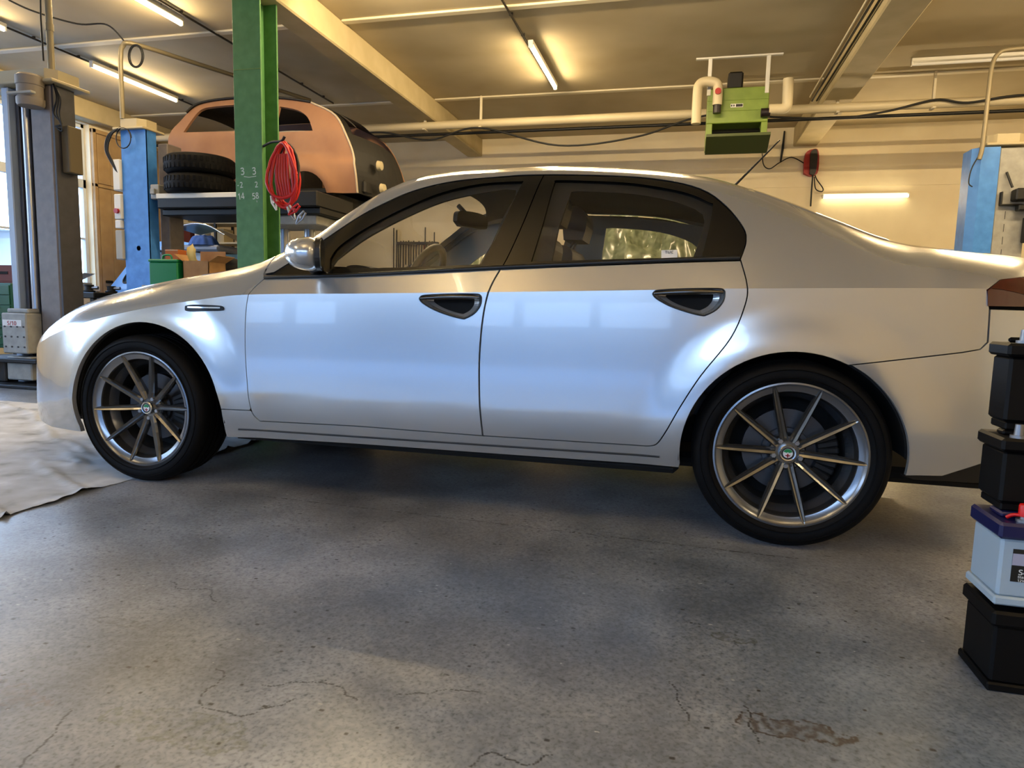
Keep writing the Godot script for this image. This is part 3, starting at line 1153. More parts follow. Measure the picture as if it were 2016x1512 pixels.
	var vg := panel(v2([3.06, .285, 3.18, .289, 3.30, .342, 3.71, .356, 3.71, .29, 3.3, .27, 3.1, .272]), [], 0.0, -0.01)
	obj("rear_valance", vg, M.satin_black, car)
	obj("rear_valance", mirrored(vg), M.satin_black, car)
	# ---- window band: black surround with shut line, panes
	var cut := curve(v2([1.634, .963, 1.658, 1.025, 1.700, 1.175, 1.740, 1.358]), 6)
	var seam := []
	for p in cut:
		seam.append(p + Vector2(-0.0022, 0))
	for p in rev(cut):
		seam.append(p + Vector2(0.0022, 0))
	var band := panel(opening, [front_glass, rear_glass, seam], 0.003, -0.003, 0.018)
	for mir in [false, true]:
		obj("window_surround", mirrored(band) if mir else band, M.gloss_black, car)
	for pr in [[front_glass, "front_door"], [rear_glass, "rear_door"]]:
		var gg := panel(pr[0], [], 0.0, -0.010, 0.0)
		for mir in [0, 1]:
			obj("side_window", mirrored(gg) if mir else gg, M.car_glass, sides[pr[1]][3 + mir])
	# belt moulding
	var belt := curve(v2([.610, .912, 1.038, .927, 1.665, .964, 2.228, .994, 2.500, 1.005]), 8)
	var bp := []
	for p in belt:
		bp.append(Vector3(p.x, p.y + 0.006, side_w(p.x, p.y) + 0.001))
	var bg := G.new()
	bg.tube(bp, 0.008, 8)
	obj("belt_moulding", bg, M.satin_black, car)
	obj("belt_moulding", mirrored(bg), M.satin_black, car)
	# ---- top panels
	var full := func(_u: float) -> float: return 1.0
	var cowl := func(s: float) -> float: return 0.40 + 0.19 * s * s
	var header := func(s: float) -> float: return 1.28 - 0.10 * s * s
	var rtop := func(s: float) -> float: return 2.52 + 0.04 * s * s
	var rbase := func(s: float) -> float: return 3.04 - 0.02 * s * s
	obj("bonnet", top_panel(func(_s): return -0.965, cowl, full), M.paint, car)
	obj("roof", top_panel(header, rtop, full), M.paint, car)
	obj("boot_lid", top_panel(rbase, func(_s): return 3.735, full), M.paint, car)
	var ws := func(_u: float) -> float: return 0.93
	obj("windscreen", top_panel(cowl, header, ws, 0.001), M.car_glass, car)
	obj("rear_window", top_panel(rtop, rbase, ws, 0.002), M.car_glass, car)
	# screen edges: strips between glass and pillar
	for sgn in [-1.0, 1.0]:
		for e in [[cowl, header, "pillar_cover", M.paint], [rtop, rbase, "pillar_cover", M.paint]]:
			var pg2 := G.new()
			var u0: float = e[0].call(1.0)
			var u1: float = e[1].call(1.0)
			for k in 40:
				var row := []
				for kk in [k, k + 1]:
					var u := lerpf(u0 - 0.03, u1 + 0.03, kk / 40.0)
					for s in [0.90, 1.0]:
						var w: float = sgn * s * lk(lut.wr, u)
						row.append(Vector3(u, top_v(u, w), w))
				pg2.quad(row[0], row[1], row[3], row[2], Vector3(0.0, 0.8, sgn * 0.6).normalized())
			obj(e[2], pg2, e[3], car)
	car_underbody(car)
	car_interior(car)
	car_details(car)
	# ---- wheels
	for a in [[0.0, 1.0, 69.0], [2.70, 1.0, 3.0], [0.0, -1.0, 20.0], [2.70, -1.0, 50.0]]:
		wheel(car, Vector3(a[0], WHEEL_Y, a[1] * 0.79), a[1], a[2])


func car_underbody(car: Node3D):
	# inner shell behind the shut lines, wheel housings and floor pan
	var arch_f := arc(.047, .325, .392, 185, -5)
	var arch_r := arc(2.697, .325, .368, 185, -5)
	var low := v2([-.90, .22, -.40, .22]) + arch_f.slice(1, -1) + v2([.46, .25, 2.30, .26]) + arch_r.slice(1, -1) + v2([3.12, .30, 3.68, .36, 3.68, .84, 3.2, .88, 2.5, .96, 1.6, .93, .62, .88, .0, .80, -.4, .66, -.90, .55])
	var g := panel(low, [], 0.0, -0.035, 0.0)
	obj("inner_shell", g, M.liner, car)
	obj("inner_shell", mirrored(g), M.liner, car)
	for c in [[.047, .392], [2.697, .368]]:
		for s in [1.0, -1.0]:
			g = G.new()
			var prof := [Vector2(c[1] + 0.004, 0.905), Vector2(c[1] + 0.012, 0.86), Vector2(c[1] + 0.01, 0.55), Vector2(0.05, 0.55)]
			# swung over the upper half about the axle
			var bs := Basis(Vector3(1, 0, 0), Vector3(0, 0, s), Vector3(0, 1, 0))
			g.lathe(prof, 40, Vector3(c[0], 0.325, 0), bs, 0.75, deg_to_rad(2 if c[0] > 1.0 else -4), deg_to_rad(186))
			obj("wheel_housing", g, M.liner, car)
	g = G.new()
	g.bx(-.75, .20, -.62, 3.45, .26, .62, .02)
	g.bx(.42, .215, -.83, 2.33, .26, .83, .02)
	obj("floor_pan", g, M.liner, car)


func wheel(car: Node3D, at: Vector3, s: float, phase: float):
	# axis along w; outer face towards s
	var bs := Basis(Vector3(1, 0, 0), Vector3(0, 0, s), Vector3(0, 1, 0))
	if s < 0:
		bs = Basis(Vector3(-1, 0, 0), Vector3(0, 0, s), Vector3(0, 1, 0))
	# rim barrel: profile (radius, towards the outside)
	var g := G.new()
	g.lathe(v2([.222, .080, .2235, .087, .240, .093, .247, .100, .250, .104, .256, .103, .2575, .097, .256, .088, .247, .08, .244, -.10]), 96)
	var rim := obj("wheel", g, M.rim, car)
	rim.transform = Transform3D(bs, at)
	# barrel behind the lip: dark groove, bright inner step, dark well
	g = G.new()
	g.lathe(v2([.222, .080, .221, .06, .216, .05]), 96)
	g.lathe(v2([.196, .012, .194, -.10]), 96)
	g.lathe(v2([.194, -.10, .06, -.105]), 64)
	obj("barrel", g, M.liner, rim)
	g = G.new()
	g.lathe(v2([.196, .012, .1975, .018, .2145, .046, .216, .05]), 96)
	obj("rim_step", g, M.rim, rim)
	# tyre
	g = G.new()
	g.lathe(v2([.252, .094, .258, .106, .268, .113, .286, .1165, .303, .114, .314, .107, .321, .098, .326, .088, .3285, .076, .330, .062, .330, .061, .323, .060, .323, .052, .330, .051, .330, .022, .330, .021, .323, .020, .323, .010, .330, .009, .330, -.009, .323, -.010, .323, -.020, .330, -.021, .330, -.05, .323, -.051, .323, -.06, .33, -.061, .326, -.088, .31, -.11, .286, -.1165, .26, -.11, .252, -.094]), 96)
	for r in [0.272, 0.300]:
		g.lathe(v2([r - .002, .1135, r, .1185, r + .002, .1135]), 96)
	obj("tyre", g, M.rubber, rim)
	# brake disc, hat, caliper
	g = G.new()
	g.lathe(v2([.085, -.03, .15, -.03, .15, -.004, .085, -.004, .083, .01, .05, .01, 0, .01]), 64)
	obj("brake_disc", g, M.disc, rim)
	g = G.new()
	for k in 7:
		var a2 := deg_to_rad(-32.0 + k * 9.0)
		var rb2 := Basis(Vector3(0, 1, 0), -a2)
		g.box(rb2 * Vector3(0.140, -0.01, 0), Vector3(0.075, 0.05, 0.026), 0.006, rb2)
	obj("brake_caliper", g, M.caliper, rim)
	# spokes: slim ridged blades
	for k in 10:
		var a3 := deg_to_rad(phase + 36.0 * k)
		g = G.new()
		# [radius, half width, ridge height, shoulder height, back]
		var sec := [[.040, .0150, .052, .044, .02], [.075, .0145, .058, .048, .026], [.12, .0140, .069, .058, .038], [.18, .0130, .083, .072, .054], [.222, .0105, .094, .085, .070], [.241, .0070, .0985, .092, .080], [.252, .0012, .1035, .101, .090]]
		var rows := []
		for e in sec:
			rows.append([Vector3(e[0], e[4], -e[1] * 0.8), Vector3(e[0], e[3], -e[1]), Vector3(e[0], e[2], -e[1] * 0.62), Vector3(e[0], e[2] - e[1] * 0.45, 0), Vector3(e[0], e[2], e[1] * 0.62), Vector3(e[0], e[3], e[1]), Vector3(e[0], e[4], e[1] * 0.8)])
		for i in rows.size() - 1:
			for j in 6:
				g.quad(rows[i][j], rows[i + 1][j], rows[i + 1][j + 1], rows[i][j + 1], _out(rows[i][j], rows[i + 1][j], rows[i][j + 1]))
		var o := obj("spoke", g, M.spoke, rim)
		o.rotation.y = a3 if s > 0 else -a3
	# hub, cap and bolts
	g = G.new()
	g.lathe(v2([.0, .045, .058, .045, .064, .038, .066, .02, .07, .0]), 48)
	obj("hub", g, M.spoke, rim)
	g = G.new()
	g.lathe(v2([.0, .062, .022, .0615, .0225, .064, .0265, .0645, .029, .062, .0295, .044]), 48)
	obj("centre_cap", g, M.chrome, rim)
	g = G.new()
	g.lathe(v2([.0, .0626, .0215, .0622]), 32)
	obj("emblem_field", g, M.white, rim)
	# emblem: green half and red cross on a white disc, with a dark ring
	g = G.new()
	g.lathe(v2([.0165, .0634, .0215, .0632]), 32)
	obj("emblem_ring", g, M.satin_black, rim)
	g = G.new()
	g.lathe(v2([.004, .0633, .0155, .0633]), 16, Vector3.ZERO, Basis.IDENTITY, 0.75, deg_to_rad(20), deg_to_rad(160))
	obj("emblem_green", g, M.green_plastic, rim)
	g = G.new()
	g.box(Vector3(0.0, 0.0635, -0.008), Vector3(0.004, 0.0006, 0.014))
	g.box(Vector3(0.0, 0.0635, -0.008), Vector3(0.016, 0.0006, 0.004))
	obj("emblem_cross", g, M.red, rim)
	for k in 5:
		var a4 := deg_to_rad(phase + 18.0 + 72.0 * k)
		g = G.new()
		g.lathe(v2([.0, .058, .008, .058, .0085, .056, .0095, .04]), 6, Vector3(cos(a4) * 0.047, 0, -sin(a4) * 0.047))
		obj("wheel_bolt", g, M.steel, rim)


func _out(a: Vector3, b: Vector3, c: Vector3) -> Vector3:
	var m := (b - a).cross(c - a).normalized()
	return m if m.y > -0.2 and (m.y > 0.02 or m.z * (a.z + c.z) >= 0.0) else -m


func car_interior(car: Node3D):
	var g: G
	# roof lining and inner pillars
	obj("headliner", top_panel(func(s): return 1.24 - 0.1 * s * s, func(_s): return 2.60, func(_u): return 0.97, -0.03), M.trim_dark, car)
	var opening_in := curve(v2([.72, .95, 1.038, .95, 1.665, .98, 2.228, 1.0, 2.45, 1.01]), 3) + curve(v2([2.46, 1.10, 2.40, 1.20, 2.30, 1.27, 2.1, 1.31, 1.717, 1.33, 1.375, 1.31, 1.208, 1.27, 1.086, 1.215, .961, 1.14, .836, 1.05]), 3)
	var fg := curve(v2([.88, .965, 1.25, .975, 1.53, .985]), 3) + curve(v2([1.57, 1.08, 1.60, 1.195, 1.63, 1.312, 1.469, 1.30, 1.326, 1.263, 1.211, 1.212, 1.103, 1.155, .990, 1.085, .90, 1.01]), 3)
	var rg := curve(v2([1.82, 1.0, 2.05, 1.015, 2.34, 1.025]), 3) + curve(v2([2.37, 1.121, 2.37, 1.20, 2.26, 1.255, 2.109, 1.288, 1.91, 1.303, 1.86, 1.30]), 3) + v2([1.83, 1.143])
	var outer := v2([.62, .93, 1.6, .96, 2.5, 1.0, 2.95, 1.0]) + rev(rail_pts(.75, 2.93, 0.012))
	var inner := panel(outer, [fg, rg], 0.0, -0.03, 0.02)
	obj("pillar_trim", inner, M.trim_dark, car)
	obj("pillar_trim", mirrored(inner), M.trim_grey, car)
	var trim := panel(v2([.62, .28, 2.3, .30, 2.48, .7, 2.48, .99, 1.6, .955, .66, .905]), [], 0.0, -0.07, 0.0)
	obj("door_trim", trim, M.trim_dark, car)
	obj("door_trim", mirrored(trim), M.trim_dark, car)
	# dashboard
	g = G.new()
	var prof := PackedVector2Array(curve(v2([.52, .62, .56, .93, .70, .955, .86, .95, .95, .90, .93, .78, .88, .62]), 4))
	g.prism(prof, -0.80, 0.80)
	obj("dashboard", g, M.trim_dark, car)
	g = G.new()
	g.prism(PackedVector2Array(curve(v2([.80, .93, .84, .985, .93, .985, .99, .955, .97, .92]), 4)), 0.20, 0.56)
	obj("instrument_binnacle", g, M.trim_dark, car)
	# steering wheel, left-hand drive: the camera side
	var sc := Vector3(1.13, .915, .38)
	var tilt := Basis(Vector3(0, 0, 1), deg_to_rad(-24)) * Basis(Vector3(0, 0, 1), deg_to_rad(90))
	var ring := []
	for k in 41:
		var a := TAU * k / 40.0
		ring.append(sc + tilt * Vector3(cos(a) * 0.185, 0, sin(a) * 0.185))
	g = G.new()
	g.tube(ring, 0.017, 10, false)
	var sw := obj("steering_wheel", g, M.leather, car)
	g = G.new()
	g.lathe(v2([0, .03, .05, .028, .065, .01, .06, -.03, 0, -.04]), 24, sc, tilt)
	for a in [0.0, 120.0, 240.0]:
		var dd := Vector3(cos(deg_to_rad(a + 180)), 0, sin(deg_to_rad(a + 180)))
		g.tube([sc + tilt * dd * 0.05, sc + tilt * dd * 0.18], [0.02, 0.012], 8, true)
	obj("airbag_boss", g, M.leather, sw)
	g = G.new()
	g.cyl(sc, sc + Vector3(-0.28, -0.12, 0), 0.03, 12)
	obj("steering_column", g, M.trim_dark, sw)
	# seats
	for a in [[1.42, .37], [1.42, -.37]]:
		var g2 := G.new()
		var back := curve(v2([0, 0, .05, .30, .13, .56, .17, .62, .25, .61, .26, .52, .17, .25, .13, 0]), 4)
		g2.prism(PackedVector2Array(back), -0.23, 0.23, Transform3D(Basis.IDENTITY, Vector3(a[0] + .06, .52, a[1])))
		var cushion := curve(v2([-.42, .05, -.43, .12, -.36, .17, 0, .14, .16, .12, .16, 0, -.3, -.02]), 4)
		g2.prism(PackedVector2Array(cushion), -0.25, 0.25, Transform3D(Basis.IDENTITY, Vector3(a[0], .40, a[1])))
		var seat := obj("front_seat", g2, M.leather, car)
		g2 = G.new()
		g2.prism(PackedVector2Array(curve(v2([.20, .66, .19, .78, .22, .83, .28, .83, .32, .76, .30, .66]), 4)), -0.13, 0.13, Transform3D(Basis.IDENTITY, Vector3(a[0] + .06, .52, a[1])))
		for s in [-.05, .05]:
			g2.cyl(Vector3(a[0] + .27, 1.12, a[1] + s), Vector3(a[0] + .31, 1.2, a[1] + s), .006, 8)
		obj("headrest", g2, M.leather, seat)
	var g3 := G.new()
	g3.prism(PackedVector2Array(curve(v2([2.30, .50, 2.36, .75, 2.46, 1.0, 2.50, 1.05, 2.58, 1.04, 2.58, .9, 2.48, .5]), 4)), -0.66, 0.66)
	g3.prism(PackedVector2Array(curve(v2([1.92, .42, 1.90, .52, 1.98, .55, 2.40, .52, 2.45, .42]), 4)), -0.66, 0.66)
	var rs := obj("rear_bench", g3, M.leather, car)
	for z in [-.42, .42]:
		g3 = G.new()
		g3.prism(PackedVector2Array(curve(v2([2.47, 1.03, 2.46, 1.12, 2.50, 1.15, 2.56, 1.13, 2.57, 1.03]), 4)), z - .13, z + .13)
		obj("headrest", g3, M.leather, rs)
	g3 = G.new()
	g3.bx(2.52, 1.0, -.70, 3.02, 1.03, .70, .01)
	obj("parcel_shelf", g3, M.trim_dark, car)
	# interior mirror
	g3 = G.new()
	g3.prism(PackedVector2Array(curve(v2([-.12, -.02, -.11, .025, -.05, .036, .06, .036, .115, .02, .12, -.02, .09, -.04, -.09, -.042]), 4)), -0.014, 0.014, Transform3D(Basis(Vector3(0, 1, 0), deg_to_rad(68)), Vector3(1.245, 1.255, 0.02)))
	var im := obj("interior_mirror", g3, M.trim_dark, car)
	g3 = G.new()
	g3.tube([Vector3(1.17, 1.33, 0), Vector3(1.20, 1.30, 0.0), Vector3(1.235, 1.262, 0.01)], 0.012, 8)
	obj("mirror_stalk", g3, M.trim_dark, im)


func _turned(g: G, c: Vector3, a: float) -> G:
	var r := G.new()
	r.add(g, Transform3D(Basis.IDENTITY, c) * Transform3D(Basis(Vector3.UP, a), Vector3.ZERO) * Transform3D(Basis.IDENTITY, -c))
	return r


const HANDLES := [[1.326, .844, 1.575, .852, "front_door"], [2.209, .879, 2.453, .887, "rear_door"]]


func handle_outline(a: Array) -> Array:
	var d: float = a[2] - a[0]
	var out := []
	for p in [[.0, -.002], [.02, .006], [.10, .012], [.5, .015], [.9, .014], [.985, .008], [1.0, -.004], [.985, -.03], [.90, -.058], [.77, -.076], [.70, -.078], [.5, -.066], [.25, -.044], [.06, -.018]]:
		out.append(Vector2(a[0] + p[0] * d, a[1] + p[0] * (a[3] - a[1]) + p[1]))
	return curve(out + [out[0]], 3).slice(0, -1)


func car_details(car: Node3D):
	var g: G
	# door handles: chrome grip over a scooped recess, shaped like a slim blade
	for a in HANDLES:
		var u0: float = a[0]
		var u1: float = a[2]
		var v0: float = a[1]
		var d: float = u1 - u0
		var o2 := handle_outline(a)
		# dark rim and recess bowl
		var rim := G.new()
		var lip := []
		for p in o2:
			lip.append(Vector3(p.x, p.y, side_w(p.x, p.y) + 0.0015))
		lip.append(lip[0])
		rim.tube(lip, 0.003, 6, false)
		var cen := Vector2.ZERO
		for p in o2:
			cen += p / o2.size()
		var bowl := G.new()
		var nn := o2.size()
		var bp := func(k: int, i: int) -> Vector3:
			var sc: float = [1.0, .96, .86, .65, .35, .0][i]
			var dp: float = [.0, .012, .026, .036, .041, .042][i]
			var q: Vector2 = cen.lerp(o2[k % nn], sc)
			return Vector3(q.x, q.y, side_w(q.x, q.y) - dp)
		for k in nn:
			for i in 5:
				var q4 := [bp.call(k, i), bp.call(k + 1, i), bp.call(k + 1, i + 1), bp.call(k, i + 1)]
				var mid: Vector3 = (q4[0] + q4[2]) * 0.5
				var n4: Vector3 = (q4[2] - q4[0]).cross(q4[3] - q4[1])
				n4 = n4.normalized() * (1.0 if n4.z > 0 else -1.0)
				bowl.quad(q4[0], q4[1], q4[2], q4[3], n4)
		var gp := []
		var gr := []
		for k in 17:
			var t := k / 16.0
			var q := Vector2(lerpf(u0 + .006, u1 - .006, t), lerpf(v0, a[3], t) + .001 + .003 * sin(PI * t))
			gp.append(Vector3(q.x, q.y, side_w(q.x, q.y) + .004 + .008 * sin(PI * t)))
			gr.append(.0125 * pow(sin(PI * clampf(t, .04, .96)), .3))
		var grip := G.new()
		grip.tube(gp, gr, 14, true, .8)
		for mir in [0, 1]:
			var door: Node = null
			for ch in car.get_children():
				if ch.name == a[4] + ("2" if mir else ""):
					door = ch
			if door == null:
				door = car
			var bo := obj("handle_recess", mirrored(bowl) if mir else bowl, M.paint, door)
			bo.set_meta("label", "scooped recess under the handle")
			obj("handle_rim", mirrored(rim) if mir else rim, M.gloss_black, door)
			obj("door_handle", mirrored(grip) if mir else grip, M.chrome_dark, door)
	# side vent badge on the fender
	g = panel(curve(v2([.262, .790, .30, .797, .40, .797, .444, .793, .444, .776, .37, .772, .276, .768, .262, .779]), 3), [], 0.0, 0.006, 0.008)
	obj("fender_badge", g, M.badge, car)
	obj("fender_badge", mirrored(g), M.badge, car)
	g = panel(v2([.275, .788, .435, .790, .435, .784, .275, .782]), [], 0.0, 0.0075, 0.003)
	obj("badge_strip", g, M.chrome, car)
	obj("badge_strip", mirrored(g), M.chrome, car)
	# door mirrors
	for s in [1.0, -1.0]:
		g = G.new()
		var rows := []
		var nr := []
		var cen := Vector3(.885, 1.008, .945 * s)
		for i in 15:
			var th := PI * i / 14.0
			var row := []
			var rn := []
			for j in 28:
				var ph := TAU * j / 28.0
				# an egg, blunt towards the rear, 18 cm wide
				var cx := -cos(th)
				var sx := sin(th)
				var e := Vector3(cx, sx * sin(ph), sx * cos(ph))
				var pw := pow(maxf(sx, 0.0), 0.65)
				var p := Vector3(cx * 0.095 if cx < 0 else cx * 0.040, pw * sin(ph) * 0.066, pw * cos(ph) * 0.088)
				row.append(cen + p)
				rn.append(Vector3(e.x / 0.08, e.y / 0.066, e.z / 0.088).normalized())
			rows.append(row)
			nr.append(rn)
		for i in 14:
			for j in 28:
				var j2 := (j + 1) % 28
				g.squad([rows[i][j], rows[i][j2], rows[i + 1][j2], rows[i + 1][j]], [nr[i][j], nr[i][j2], nr[i + 1][j2], nr[i + 1][j]])
		var mr := obj("door_mirror", _turned(g, cen, .40 * s), M.paint, car)
		g = G.new()
		var el := PackedVector2Array()
		for k in 32:
			var a2 := TAU * k / 32.0
			el.append(Vector2(signf(cos(a2)) * pow(absf(cos(a2)), .75) * 0.085, signf(sin(a2)) * pow(absf(sin(a2)), .75) * 0.064))
		g.prism(el, 0.026, 0.044, Transform3D(Basis(Vector3(0, 0, -1), Vector3(0, 1, 0), Vector3(1, 0, 0)), cen))
		obj("mirror_frame", _turned(g, cen, .40 * s), M.satin_black, mr)
		g = G.new()
		var el2 := PackedVector2Array()
		for p in el:
			el2.append(p * 0.9)
		g.prism(el2, 0.044, 0.046, Transform3D(Basis(Vector3(0, 0, -1), Vector3(0, 1, 0), Vector3(1, 0, 0)), cen))
		obj("mirror_glass", _turned(g, cen, .40 * s), M.chrome, mr)
		g = G.new()
		g.tube([cen + Vector3(.0, -.045, -.04 * s), Vector3(.85, .955, .86 * s), Vector3(.84, .945, .80 * s)], [.022, .026, .03], 10, true, 0.7)
		obj("mirror_foot", g, M.satin_black, mr)
	# aerial
	g = G.new()
	g.tube([Vector3(2.50, 1.385, 0.0), Vector3(2.70, 1.60, 0.0)], [.006, .003], 8)
	g.lathe(v2([.0, .03, .012, .025, .02, .0]), 12, Vector3(2.49, 1.375, 0))
	obj("aerial", g, M.satin_black, car)
	# sticker on the rear side window
	g = panel(v2([2.228, 1.042, 2.285, 1.044, 2.287, 1.010, 2.230, 1.007]), [], 0.0, -0.006, 0.0)
	var st := obj("window_sticker", g, M.white, car)
	var tm := TextMesh.new()
	tm.text = "TUC"
	tm.font_size = 16
	tm.pixel_size = 0.001
	tm.depth = 0.0005
	var n := side_n(2.257, 1.03, false)
	var lt := obj("lettering", tm, M.satin_black, st)
	lt.transform = Transform3D(Basis(Vector3(1, 0, 0), Vector3(0, 1, -0.75).normalized(), n), Vector3(2.257, 1.032, side_w(2.257, 1.032) - 0.004))
	# small boot lid stop, washer nozzle
	g = G.new()
	g.lathe(v2([.0, .02, .006, .018, .009, .0]), 10, Vector3(3.16, top_v(3.16, .3), .3))
	obj("boot_buffer", g, M.satin_black, car)
	# grille shield and number plate field at the nose
	g = G.new()
	g.prism(PackedVector2Array(v2([-.15, .30, .15, .30, .0, -.02])), 0.0, 0.02, Transform3D(Basis(Vector3(0, 0, 1), Vector3(0, 1, 0), Vector3(-1, 0, 0)), Vector3(-.955, .27, 0)))
	obj("grille", g, M.satin_black, car)
	# sill strip
	var sp := []
	for k in 41:
		var u := lerpf(.50, 2.26, k / 40.0)
		var vv := lerpf(.273, .292, k / 40.0)
		sp.append(Vector3(u, vv, side_w(u, vv) + 0.0005))
	g = G.new()
	g.tube(sp, 0.004, 6)
	obj("sill_strip", g, M.satin_black, car)
	obj("sill_strip", mirrored(g), M.satin_black, car)


# ---------------------------------------------------------------- things behind the car
# bent sheet: 2D outline with holes, lifted by f, with a turned edge
func sheet(outer: Array, holes: Array, step: float, f: Callable, edge := 0.02) -> G:
	var g := G.new()
	var op := dense(outer, step)
	var lo := Vector2(99, 99)
	var hi := Vector2(-99, -99)
	for p in op:
		lo = lo.min(p)
		hi = hi.max(p)
	var hs := []
	for h in holes:
		hs.append(dense(h, step))
	var nrm := func(p: Vector2) -> Vector3:
		var e := 0.01
		var a: Vector3 = f.call(p + Vector2(e, 0)) - f.call(p - Vector2(e, 0))
		var b: Vector3 = f.call(p + Vector2(0, e)) - f.call(p - Vector2(0, e))
		return a.cross(b).normalized()
	var nx := int(ceil((hi.x - lo.x) / step))
	var ny := int(ceil((hi.y - lo.y) / step))
	for i in nx:
		for j in ny:
			var c := lo + Vector2(i, j) * step
			var cell := PackedVector2Array([c, c + Vector2(step, 0), c + Vector2(step, step), c + Vector2(0, step)])
			var polys: Array = Array(Geometry2D.intersect_polygons(cell, op))
			for h in hs:
				var nxt := []
				for p in polys:
					nxt.append_array(Geometry2D.clip_polygons(p, h))
				polys = nxt
			for p in polys:
				var id := Geometry2D.triangulate_polygon(p)
				for k in range(0, id.size(), 3):
					var q := [p[id[k]], p[id[k + 1]], p[id[k + 2]]]
					g.tri(f.call(q[0]), f.call(q[1]), f.call(q[2]), nrm.call(q[0]), nrm.call(q[1]), nrm.call(q[2]))
	if edge > 0.0:
		for lp in [op] + hs:
			for k in lp.size():
				var a: Vector2 = lp[k]
				var b: Vector2 = lp[(k + 1) % lp.size()]
				var na: Vector3 = nrm.call(a)
				var nb: Vector3 = nrm.call(b)
				g.quad(f.call(a), f.call(b), f.call(b) - nb * edge, f.call(a) - na * edge)
	return g


func build_background():
	green_column()
	grey_lift()
	blue_lift()
	right_lift()
	body_shell_on_lift()
	heater()
	pipes_and_cables()
	left_corner()
	seen_through_windows()


func green_column():
	var t := thing("steel_column", "green painted steel column with chalk marks, left of the silver car's windscreen", "column", Vector3(-3.88, 0, -5.5))
	var g := G.new()
	g.bx(-.14, 0, -.02, .14, 3.5, 0, .003)
	obj("front_flange", g, M.post_green, t)
	g = G.new()
	g.bx(-.14, 0, -.27, .14, 3.5, -.25, .003)
	obj("rear_flange", g, M.post_green, t)
	g = G.new()
	g.bx(-.008, 0, -.25, .008, 3.5, -.02)
	obj("web", g, M.post_green, t)
	g = G.new()
	g.bx(-.2, 0, -.33, .2, .02, .06, .004)
	obj("base_plate", g, M.post_green, t)
	g = G.new()
	g.bx(-.14, 2.86, 0, .14, 2.864, .002)
	obj("weld_seam", g, M.heater_green, t)
	# chalk figures
	for a in [["3", -.065, 1.985, .07], ["3", .055, 1.985, .07], ["2", -.08, 1.865, .055], ["2", .075, 1.865, .055], ["14", -.085, 1.765, .06], ["58", .065, 1.765, .06], ["-", -.115, 1.865, .05], ["'", .08, 1.70, .05]]:
		var tm := TextMesh.new()
		tm.text = a[0]
		tm.font_size = 32
		tm.pixel_size = a[3] / 32.0 * 1.3
		tm.depth = 0.001
		var o := obj("chalk_mark", tm, M.chalk, t)
		o.transform = Transform3D(Basis(Vector3(0, 0, 1), 0.12) * Basis.IDENTITY.scaled(Vector3(0.8, 1, 1)), Vector3(a[1], a[2], 0.0012))
	g = G.new()
	g.tube([Vector3(-.05, 1.935, .001), Vector3(.0, 1.928, .001), Vector3(.075, 1.936, .001)], .003, 5)
	obj("chalk_mark", g, M.chalk, t)
	# hook and coil of jump leads
	g = G.new()
	g.tube(curve([Vector3(-3.74, 2.2, -5.52), Vector3(-3.62, 2.22, -5.47), Vector3(-3.50, 2.215, -5.43), Vector3(-3.46, 2.25, -5.42)], 5), .012, 8)
	tag(obj("cable_hook", g, M.black_steel), "dark steel hook on the green column holding the red cables", "hook")
	var leads := thing("jump_leads", "coiled red jump leads with clamps hanging beside the green column", "cable", Vector3(-3.47, 1.96, -5.43))
	var rng := RandomNumberGenerator.new()
	rng.seed = 12
	for k in 6:
		var pts := []
		var rx := rng.randf_range(.085, .14)
		var ry := rng.randf_range(.20, .28)
		var cy := .235 - ry + rng.randf_range(-.01, .01)
		var tw := rng.randf_range(-.18, .22)
		for s in 41:
			var a := TAU * s / 40.0
			var p := Vector2(cos(a) * rx * (1.0 - .25 * sin(a)), sin(a) * ry).rotated(tw * .4)
			pts.append(Vector3(p.x + rng.randf_range(-.004, .004), p.y + cy, .05 - .022 * k + .02 * sin(a * 2.0 + k)))
		g = G.new()
		g.tube(pts, .0135, 8, false)
		obj("cable_loop", g, M.red_cable if k != 4 else M.cable, leads)
	# red bundle in the middle of the coil
	for k in 5:
		g = G.new()
		var x0 := -.05 + k * .022
		g.tube(curve([Vector3(x0, .14, .02), Vector3(x0 - .01 + .006 * k, -.05, .03), Vector3(x0 + .02, -.22, .015)], 5), .012, 8)
		obj("cable_strand", g, M.red_cable, leads)
	for a in [[Vector3(-.09, -.27, .03), .3, M.white], [Vector3(.12, -.34, .05), -.9, M.red_cable], [Vector3(.19, -.41, .06), -.7, M.steel], [Vector3(.08, -.36, .03), .5, M.steel]]:
		var cl := G.new()
		var bs := Basis(Vector3(0, 0, 1), a[1])
		for s in [-1.0, 1.0]:
			cl.tube([a[0] + bs * Vector3(.012 * s, .06, 0), a[0] + bs * Vector3(.022 * s, .0, 0), a[0] + bs * Vector3(.008 * s, -.05, 0), a[0] + bs * Vector3(.004 * s, -.075, 0)], [.010, .011, .008, .005], 8)
		cl.cyl(a[0] + bs * Vector3(0, 0, -.012), a[0] + bs * Vector3(0, 0, .012), .012, 10)
		obj("clamp", cl, a[2], leads)


